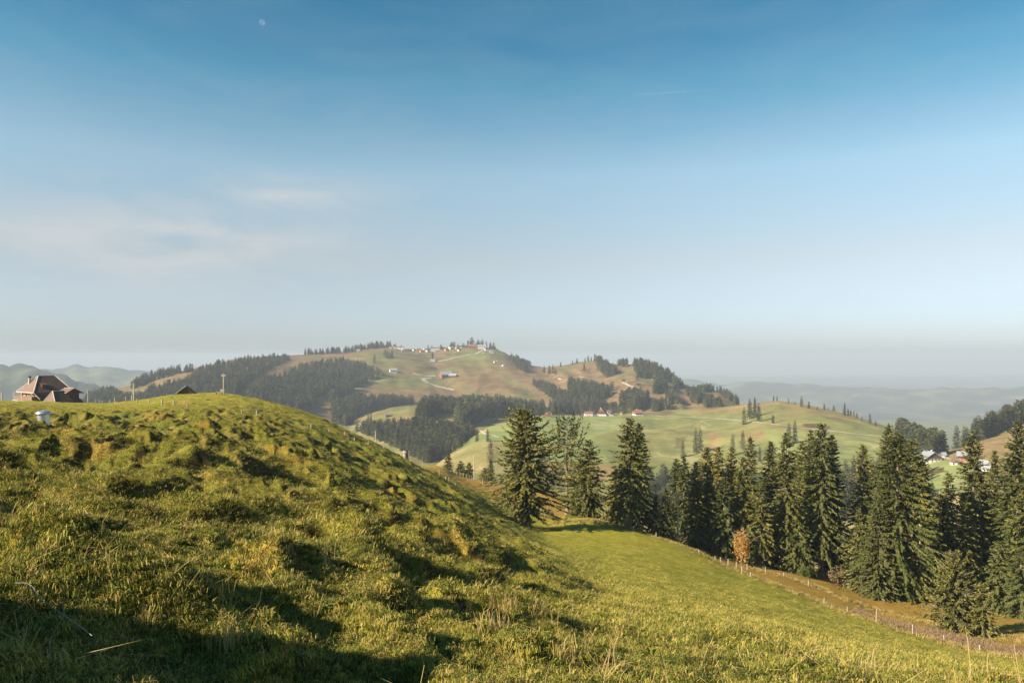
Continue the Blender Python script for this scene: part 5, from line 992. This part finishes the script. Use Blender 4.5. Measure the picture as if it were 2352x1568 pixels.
# ------------------------------------------------------------------ fences, posts, poles
def post_obj(parent, px, Y, h, r=.06, lean=(0, 0), name='post', mat='postwood', square=False, base=.3):
    z = near_at(px, Y); p = P(px, Y, z); m = MB(); n = 4 if square else 6
    m.tube((0, 0, -base), (lean[0], lean[1], h), r, r * .92, n); o = link(name, m.mesh(name, M[mat]), parent)
    o.location = Vector(p) - (parent.location if parent else Vector()); return Vector(p) + Vector((lean[0], lean[1], h))
def fence(label, lst, r=.065, group='post and wire fences', wires=(.92, .55), h0=None, maxgap=60):
    """lst: (px, top py, base py or None, distance or None)"""
    f = None; tops = []; rd = random.Random(label)
    for (px, top, base, Y) in lst:
        if Y is None: Y = near_hit(px, base)[0]
        z = near_at(px, Y); h = h0 or max(.45, min(1.6, (YH - top) * Y / F - z))
        if f is None: f = empty('fence', P(px, Y, z)); tag(f, label, 'fence')
        tp = post_obj(f, px, Y, h, r * rd.uniform(.85, 1.2), (rd.uniform(-.05, .05) * h, rd.uniform(-.04, .04) * h)); tops.append((tp, h))
    m = MB()
    for (a, ha), (b, hb) in zip(tops[:-1], tops[1:]):
        if (a - b).length < maxgap:
            for w in wires: m.tube(a - Vector((0, 0, ha * (1 - w))) - f.location, b - Vector((0, 0, hb * (1 - w))) - f.location, .006, .006, 3, 0, False)
    if m.v: part('wire', m, M['wire'], f)
    return f
fence('row of short pale posts across the grassy knoll in front of the barn roof', [(263,913,927,150),(289,910,918,None),(302.5,908,917.5,146),(315,915,924,None),(341.5,918,927,None),(371.7,917.5,930,None),(399,918,933,None),(430.5,930,935.6,None)], .09)
fence('row of thin posts on the skyline between the large farmhouse and the knoll', [(219,917,925,176),(228,918,926,174),(235,919,926,172),(252.5,917,927,168)], .08)
fence('line of short posts running down the left slope to the stump', [(555,945,950,None),(590,949,954,None),(715,979,983.5,None),(756,985,993,None),(792,992.6,1001,None),(814,1008,1013,None),(846,1012.6,1021,None),(881,1024,1028.5,None),(971,1061,1072.6,None),(1009,1079,1090,None)], .07)
fence('dense row of thin posts along the top of the dry pasture', [(1036,1078,1084,176),(1043,1080,1087,178),(1050,1082,1090,178),(1057,1084,1092,179),(1064,1086,1095,180),(1071,1089,1097,180),(1078,1091,1100,181),(1084,1092,1101,181),(1092,1094,1102,182),(1095,1096,1103,182)], .07)
fence('short posts at the dark fold above the dry pasture', [(1024,1094,1103,None),(1031,1096,1104,None),(1046,1108,1118,None)], .07)
fence('posts across the crest of the meadow below the half dead spruce', [(1296.7,1198,1210,None),(1333,1193,1205,None),(1378.7,1194,1207,None),(1410,1194,1206,None),(1454.5,1208,1221,None),(1507,1222,1234,None)], .05)
fence('posts below the orange tree where the meadow falls to the wood', [(1604.7,1265,1270,None),(1642.5,1277,1284,None),(1654.4,1279,1290,None),(1672,1282.5,1299.6,None),(1691,1289,1305.4,None),(1703.7,1299,1316.8,None),(1724,1313,1325,None)], .055)
fence('second line of posts along the sunlit track below the wood', [(1664.5,1263,1272,None),(1716,1294,1308,None),(1758.7,1301,1316,None),(1799.5,1314,1325,None),(1856.6,1332,1346,None)], .055)
fence('posts along the lower edge of the meadow towards the right corner', [(1893,1372,1386,80),(1946,1392,1410,76.5),(2012,1398,1427,73),(2095.4,1433,1460,68.5),(2168.5,1458.5,1476,65.5),(2250,1480,1502,60.5)], .05)
def pole(label, px, top, Y, r=.13, arm=None, box=False, steps=False):
    z = near_at(px, Y); h = (YH - top) * Y / F - z; e = empty('power_pole', P(px, Y, z)); tag(e, label, 'pole'); m = MB(); m.tube((0, 0, -.8), (0, 0, h), r, r * .7, 7); part('post', m, M['postwood'], e)
    if arm: m = MB(); m.box(-arm / 2, arm / 2, -.06, .06, h * .86, h * .86 + .14); a = part('crossarm', m, M['postwood'], e); \
        [link('insulator', _ins, a, (x, 0, h * .86 + .14)) for x in (-arm * .42, arm * .42)]
    if steps:
        m = MB(); [m.box(-.45, .1, -.05, .05, h * k / 6, h * k / 6 + .08) for k in (2, 3, 4, 5)]; part('step', m, M['postwood'], e)
    return e
im = MB(); im.tube((0, 0, 0), (0, 0, .22), .07, .05, 6); _ins = im.mesh('insulator', M['plaster'])
p1 = pole('wooden pole with a short crossarm on the top of the grassy knoll', 513.4, 857, 137, .11, .7); pole('plain wooden pole left of the grassy knoll', 307, 880, 160, .16); pole('weathered pole on the skyline right of the large farmhouse', 202, 895, 185, .13)
pole('stubby pole with climbing steps at the left edge of the picture', 4.5, 900, 185, .15, steps=True); pole('tall bare pole standing at the top of the dry pasture', 1089, 1044, 183, .15); pole('thin pole on the brow left of the stump', 863, 989, 128, .10)
pole('thin pole in the dry pasture left of the lone spruce', 1108.7, 1097, 165, .06); pole('dark thin stake on the crest of the left slope', 603, 937.6, 120, .06)
pole('wooden power pole with crossarm in front of the dark spruces', 1557, 1131, 109, .12, 1.7);
pole('thin bare pole between the brushwood and the biggest spruce', 2113, 1165, 98, .09)
a = Vector(P(863, 128, (YH - 990) / F * 128)); b = Vector(P(1089, 183, (YH - 1045) / F * 183)); m = MB(); N_ = 14
for i in range(N_):
    t0, t1 = i / N_, (i + 1) / N_; q = lambda t: a.lerp(b, t) - Vector((0, 0, 1.6 * 4 * t * (1 - t) * .6)); m.tube(q(t0), q(t1), .012, .012, 3, 0, False)
tag(link('overhead_wire', m.mesh('overhead_wire', M['wire'])), 'thin overhead wire sagging from the brow to the tall bare pole', 'wire')
# bench beside the knoll pole
z = near_at(508, 136); e = empty('bench', P(508, 136, z), .2); tag(e, 'small wooden bench beside the pole on the grassy knoll', 'bench')
m = MB(); m.box(-.9, .3, -.2, .2, .38, .44); part('seat', m, M['trim'], e); m = MB(); m.box(-.2, .5, .16, .22, .46, .95); part('backrest', m, M['trim'], e)
for x in (-.8, .2): m = MB(); m.box(x - .05, x + .05, -.18, .18, -.2, .38); part('leg', m, M['wood_dark'], e)
# galvanised well cap
Yc_, z = near_hit(100, 960, 45); e = empty('well_cap', P(100, Yc_, z - .08)); tag(e, 'round galvanised steel well cap standing in the grass on the left', 'well cap')
def lathe(prof, n=40):
    m = MB()
    for (r, zz) in prof:
        for i in range(n): a_ = 6.2832 * i / n; m.v.append((r * math.cos(a_), r * math.sin(a_), zz))
    for k in range(len(prof) - 1):
        for i in range(n): j = (i + 1) % n; m.f.append((k * n + i, k * n + j, (k + 1) * n + j, (k + 1) * n + i)); m.m.append(0)
    return m
link('body', lathe([(.36, -.4), (.36, .32)]).mesh('body', M['metal'], True), e); link('lid', lathe([(.35, .32), (.46, .32), (.46, .39), (.43, .45), (.33, .51), (.18, .55), (.001, .56)]).mesh('lid', M['metal'], True), e)
bm_ = MB(); bm_.tube((0, 0, .545), (0, 0, .60), .05, .05, 8); link('knob', bm_.mesh('knob', M['metal']), e)
# tree stump on the brow
Y = 113; z = near_at(931.5, Y); hs = max(.9, (YH - 1036) * Y / F - z); e = empty('tree_stump', P(931.5, Y, z)); tag(e, 'tall weathered tree stump standing on the brow of the left slope', 'stump'); m = MB(); n = 12
for k in range(8):
    t = k / 7; r_ = .40 + .35 * math.exp(-t * 5)
    for i in range(n): a_ = 6.2832 * i / n; w = 1 + .13 * math.sin(3 * a_ + 1) * (1 - t * .4); m.v.append((r_ * w * math.cos(a_) - .04 * t, r_ * w * math.sin(a_), -.4 + t * (hs + .4) + (.12 * math.sin(2 * a_) if k == 7 else 0)))
for k in range(7):
    for i in range(n): j = (i + 1) % n; m.f.append((k * n + i, k * n + j, (k + 1) * n + j, (k + 1) * n + i)); m.m.append(0)
m.f.append(tuple(range(7 * n, 8 * n))); m.m.append(0); link('stump_wood', m.mesh('stump_wood', M['deadwood'], True), e)
# pale cord lying in the grass at the lower left
def cord(label, pts_, r):
    c = []
    for (px, py, up) in pts_: Y, z = near_hit(px, py, 2.2); c.append(Vector(P(px, Y, z + up)))
    C2 = []
    for i in range(len(c) - 1):
        p0, p1, p2, p3 = c[max(0, i - 1)], c[i], c[i + 1], c[min(len(c) - 1, i + 2)]
        for k in range(8):
            t = k / 8; C2.append(.5 * ((2 * p1) + (p2 - p0) * t + (2 * p0 - 5 * p1 + 4 * p2 - p3) * t * t + (3 * p1 - p0 - 3 * p2 + p3) * t ** 3))
    C2.append(c[-1]); m = MB()
    for a_, b_ in zip(C2[:-1], C2[1:]): m.tube(a_, b_, r, r, 5, 0, False)
    tag(link('cord', m.mesh('cord', M['cordm'], True)), label, 'cord', None)
M['cordm'] = plain("pale_cord", (0.26, 0.265, 0.27), (0.16, 0.165, 0.17), 40, 0.8)
cord('thick pale electric fence cord hanging through the shaded grass at the lower left', [(28,1352,.02),(55,1380,.10),(75,1405,.14),(90,1440,.16),(110,1465,.18),(140,1497,.2),(170,1530,.22),(212,1580,.24)], .0022)
cord('thinner pale cord curling to the right of the thick one', [(98,1408,.05),(125,1432,.14),(143,1455,.16),(145,1480,.15),(122,1508,.12),(114,1530,.1),(118,1570,.1)], .0011)

# ------------------------------------------------------------------ grass: blades near the camera, tufts farther off
def clump(seed, n, rad, h0, h1, w, lean=.5, mats=('blade',), flat=0.0, comb=None):
    r = np.random.default_rng(seed); V = []; Fc = []; MI = []
    for i in range(n):
        a = r.random() * 6.283; q = rad * math.sqrt(r.random()); x, y = q * math.cos(a), q * math.sin(a); h = h0 + (h1 - h0) * r.random(); b = r.random() * 6.283 if comb is None else r.normal(comb, .75); l = lean * h * (0.3 + 1.1 * r.random()) + flat * h
        dx, dy = math.cos(b) * l, math.sin(b) * l; c = b + 1.57 + r.normal(0, .5); wx, wy = math.cos(c) * w * (.6 + .8 * r.random()) / 2, math.sin(c) * w / 2; k = len(V)
        V += [(x - wx, y - wy, -.02), (x + wx, y + wy, -.02), (x + dx * .35 + wx * .8, y + dy * .35 + wy * .8, h * .6), (x + dx * .35 - wx * .8, y + dy * .35 - wy * .8, h * .6), (x + dx * 1.0, y + dy * 1.0, h * (1 - .35 * lean))]
        mi = r.integers(0, len(mats)); Fc += [(k, k + 1, k + 2, k + 3), (k + 3, k + 2, k + 4)]; MI += [mi, mi]
    me = bpy.data.meshes.new('grass_clump'); me.from_pydata(V, [], Fc); [me.materials.append(M[x]) for x in mats]; me.polygons.foreach_set('material_index', MI); me.update(); return me
gr = np.random.default_rng(5)
def scatter(name, n, Y0, Y1, shapes, s0, s1, pxr=(-140, 2480), power=1.0, zoff=0.0, keep=None, tilt=.25, hs=1.0, turn=6.283):
    a, b = math.log(Y0), math.log(Y1); ly = a + (b - a) * gr.random(n) ** power; Y = np.exp(ly); px = gr.uniform(pxr[0], pxr[1], n)
    z, rg = near_z(px, Y)
    if keep is not None: k = keep(px, Y, z, rg); px, Y, z, rg = px[k], Y[k], z[k], rg[k]
    n = len(px); s = gr.uniform(s0, s1, n); rot = np.stack([gr.normal(0, tilt, n), gr.normal(0, tilt, n), gr.random(n) * turn - turn / 2], -1)
    gn_instances(name, np.stack([(px - CX) / F * Y, Y, z + zoff], -1), rot, np.stack([s, s, s * hs * gr.uniform(.7, 1.25, n)], -1), gr.integers(0, len(shapes), n), shapes)
S1 = [clump(k, 34, .085, .010, .045, .0055, 1.1, ('blade', 'blade', 'blade_green')) for k in range(8)] + [clump(20 + k, 12, .06, .015, .045, .016, 1.1, ('herb', 'blade_green')) for k in range(2)]
scatter('grass', 70000, 2.6, 11, S1, .6, 1.05, power=1.35)
S2 = [clump(40 + k, 28, .19, .012, .055, .008, 1.5, ('blade', 'blade', 'blade_green'), .4, -.25) for k in range(8)]
scatter('grass', 50000, 10, 38, S2, .7, 1.3, power=.9, turn=1.6)
S3 = [clump(60 + k, 26, .45, .015, .060, .014, 1.9, ('blade', 'blade', 'blade_green'), .8, -.25) for k in range(8)]
def kr(px, Y, z, rg): e1 = near_z(px + .25 / Y * F, Y)[0] - z; e0 = near_base(px + .25 / Y * F, Y) - near_base(px, Y); return ((e1 - e0) > -.09) & (gr.random(len(px)) < np.clip(.5 + rg * .6, 0, 1) * (1 - .75 * (Y > np.interp(px, edge_x, edge_Y)) * (px > 1450)))
scatter('grass', 72000, 30, 145, S3, .6, 1.3, power=.75, keep=kr, turn=1.4)
S4 = [clump(80 + k, 7, .10, .18, .42, .006, .55, ('straw',)) for k in range(6)]
scatter('dry_stalks', 260, 3.2, 40, S4, .6, 1.0, power=1.0, keep=lambda px, Y, z, rg: perlin((px - CX) / F * Y / 2.2, Y / 2.2, 8) > .05)
S5 = [clump(90 + k, 5, .06, .10, .30, .0045, 1.3, ('straw',), .6) for k in range(6)]
scatter('dry_stalks', 600, 2.8, 26, S5, .5, 1.0, power=1.0, tilt=.5)
TL = {(1140, 1392): 'upright straw tuft in front of the lone spruce, left of two', (1172, 1400): 'upright straw tuft in front of the lone spruce, right of two', (1232, 1412): 'straw tuft standing by itself right of the two upright ones', (1125, 1448): 'wide straw tuft on the hump in the middle foreground',
 (1150, 1452): 'small straw tuft touching the wide one on the middle hump', (515, 1500): 'tall straw tuft at the edge of the dark shade, left one', (548, 1498): 'tall straw tuft at the edge of the dark shade, right one', (500, 1385): 'short spreading straw tuft above the dark shade', (785, 1160): 'distant small straw tuft high on the left slope',
 (1415, 1465): 'straw tuft on the lower meadow at the right of the foreground', (620, 1420): 'small straw tuft right of the spreading one above the shade', (338, 1445): 'smallest straw tuft near the pale cord', (1300, 1520): 'low straw tuft at the bottom centre of the picture', (2050, 1500): 'low straw tuft near the fence at the lower right'}
S6 = [clump(100 + k, 45, .13, .12, .34, .006, .5, ('straw', 'straw', 'blade')) for k in range(4)]
for (px, py, s) in [(1140, 1392, 1.0), (1172, 1400, .8), (1232, 1412, 1.0), (1125, 1448, .9), (1150, 1452, .7), (515, 1500, .9), (548, 1498, .8), (500, 1385, .7), (785, 1160, .8), (1415, 1465, .8), (620, 1420, .6), (338, 1445, .5), (1300, 1520, .7), (2050, 1500, .6)]:
    Y, z = near_hit(px, py); o = link('dry_grass_tuft', S6[int(px) % 4], None, P(px, Y, z), px * .7, (s, s, s)); tag(o, TL[(px, py)], 'grass tuft', 'dry grass tufts')
def rosette(seed, n, L):
    r = np.random.default_rng(seed); V = []; Fc = []
    for i in range(n):
        a = r.random() * 6.283; l = L * (.5 + .6 * r.random()); w = l * .22; dx, dy = math.cos(a), math.sin(a); e = .25 + .6 * r.random(); k = len(V)
        V += [(0, 0, .005), (dx * l * .5 - dy * w, dy * l * .5 + dx * w, l * e * .6), (dx * l, dy * l, l * e * .55), (dx * l * .5 + dy * w, dy * l * .5 - dx * w, l * e * .6)]; Fc.append((k, k + 1, k + 2, k + 3))
    me = bpy.data.meshes.new('weed'); me.from_pydata(V, [], Fc); me.materials.append(M['herb']); me.update(); return me
SW = [rosette(200 + k, 9 + k, .045 + .008 * k) for k in range(5)]
scatter('meadow_weeds', 6500, 2.8, 30, SW, .7, 1.4, power=1.1, tilt=.15, keep=lambda px, Y, z, rg: perlin((px - CX) / F * Y / 1.8 + 9, Y / 1.8, 12) > .12)
# brown herbage along the lower fence
S7 = [clump(120 + k, 26, .3, .15, .55, .03, .5, ('brush', 'straw', 'brush')) for k in range(4)]
n = 2600; px = gr.uniform(1960, 2480, n); Yk = np.interp(px, edge_x, edge_Y) + gr.normal(3.2, 1.7, n); z, _r = near_z(px, Yk); s = gr.uniform(.6, 1.3, n)
gn_instances('brown_herbage', np.stack([(px - CX) / F * Yk, Yk, z], -1), np.stack([gr.normal(0, .2, n), gr.normal(0, .2, n), gr.random(n) * 6.28], -1), np.stack([s, s, s], -1), gr.integers(0, 4, n), S7)
n = 3200; px = gr.uniform(1250, 2440, n); Yk = np.interp(px, edge_x, edge_Y) + gr.normal(-.5, 1.0, n) + gr.choice([0, 0, 14], n); z, _r = near_z(px, Yk); s = gr.uniform(.5, 1.2, n); S8 = [clump(140 + k, 24, .3, .12, .4, .03, .8, ('straw', 'blade')) for k in range(4)]
gn_instances('pale_edge_grass', np.stack([(px - CX) / F * Yk, Yk, z], -1), np.stack([gr.normal(0, .2, n), gr.normal(0, .2, n), gr.random(n) * 6.28], -1), np.stack([s, s, s], -1), gr.integers(0, 4, n), S8)

# ------------------------------------------------------------------ moon and vapour trail
mo, nt, b_ = new_mat("moon"); nt.nodes.remove(b_); tr = nt.nodes.new('ShaderNodeBsdfTransparent'); df = nt.nodes.new('ShaderNodeBsdfDiffuse'); ad = nt.nodes.new('ShaderNodeAddShader')
tcm = nd(nt, 'ShaderNodeTexCoord').outputs['Object']; nt.links.new(ramp(nt, noise(nt, .016, 4, .6, tcm), [(.35, (.02, .02, .018)), (.6, (.055, .053, .05))]), df.inputs[0]); nt.links.new(tr.outputs[0], ad.inputs[0]); nt.links.new(df.outputs[0], ad.inputs[1]); nt.links.new(ad.outputs[0], [n for n in nt.nodes if n.type == 'OUTPUT_MATERIAL'][0].inputs[0])
mb = bmesh.new(); bmesh.ops.create_uvsphere(mb, u_segments=40, v_segments=24, radius=225); mm = bpy.data.meshes.new('moon'); mb.to_mesh(mm); mm.materials.append(mo); mm.polygons.foreach_set('use_smooth', [True] * len(mm.polygons))
tag(link('moon', mm, None, P(602, 60000, (YH - 52) / F * 60000)), 'pale daytime moon in the blue sky at the upper left', 'moon')
mo, nt, b_ = new_mat("vapour"); b_.inputs['Base Color'].default_value = (.9, .9, .9, 1); tr = nt.nodes.new('ShaderNodeBsdfTransparent'); mx = nt.nodes.new('ShaderNodeMixShader'); mx.inputs[0].default_value = .045
nt.links.new(tr.outputs[0], mx.inputs[1]); nt.links.new(b_.outputs[0], mx.inputs[2]); nt.links.new(mx.outputs[0], [n for n in nt.nodes if n.type == 'OUTPUT_MATERIAL'][0].inputs[0])
m = MB(); Yc = 24000; A = Vector(P(1470, Yc, (YH - 218) / F * Yc)); B = Vector(P(1661, Yc, (YH - 205.5) / F * Yc)); m.tube(A, B, 14, 7, 6); tag(link('vapour_trail', m.mesh('vapour_trail', mo)), 'thin white vapour trail high in the right half of the sky', 'vapour trail')
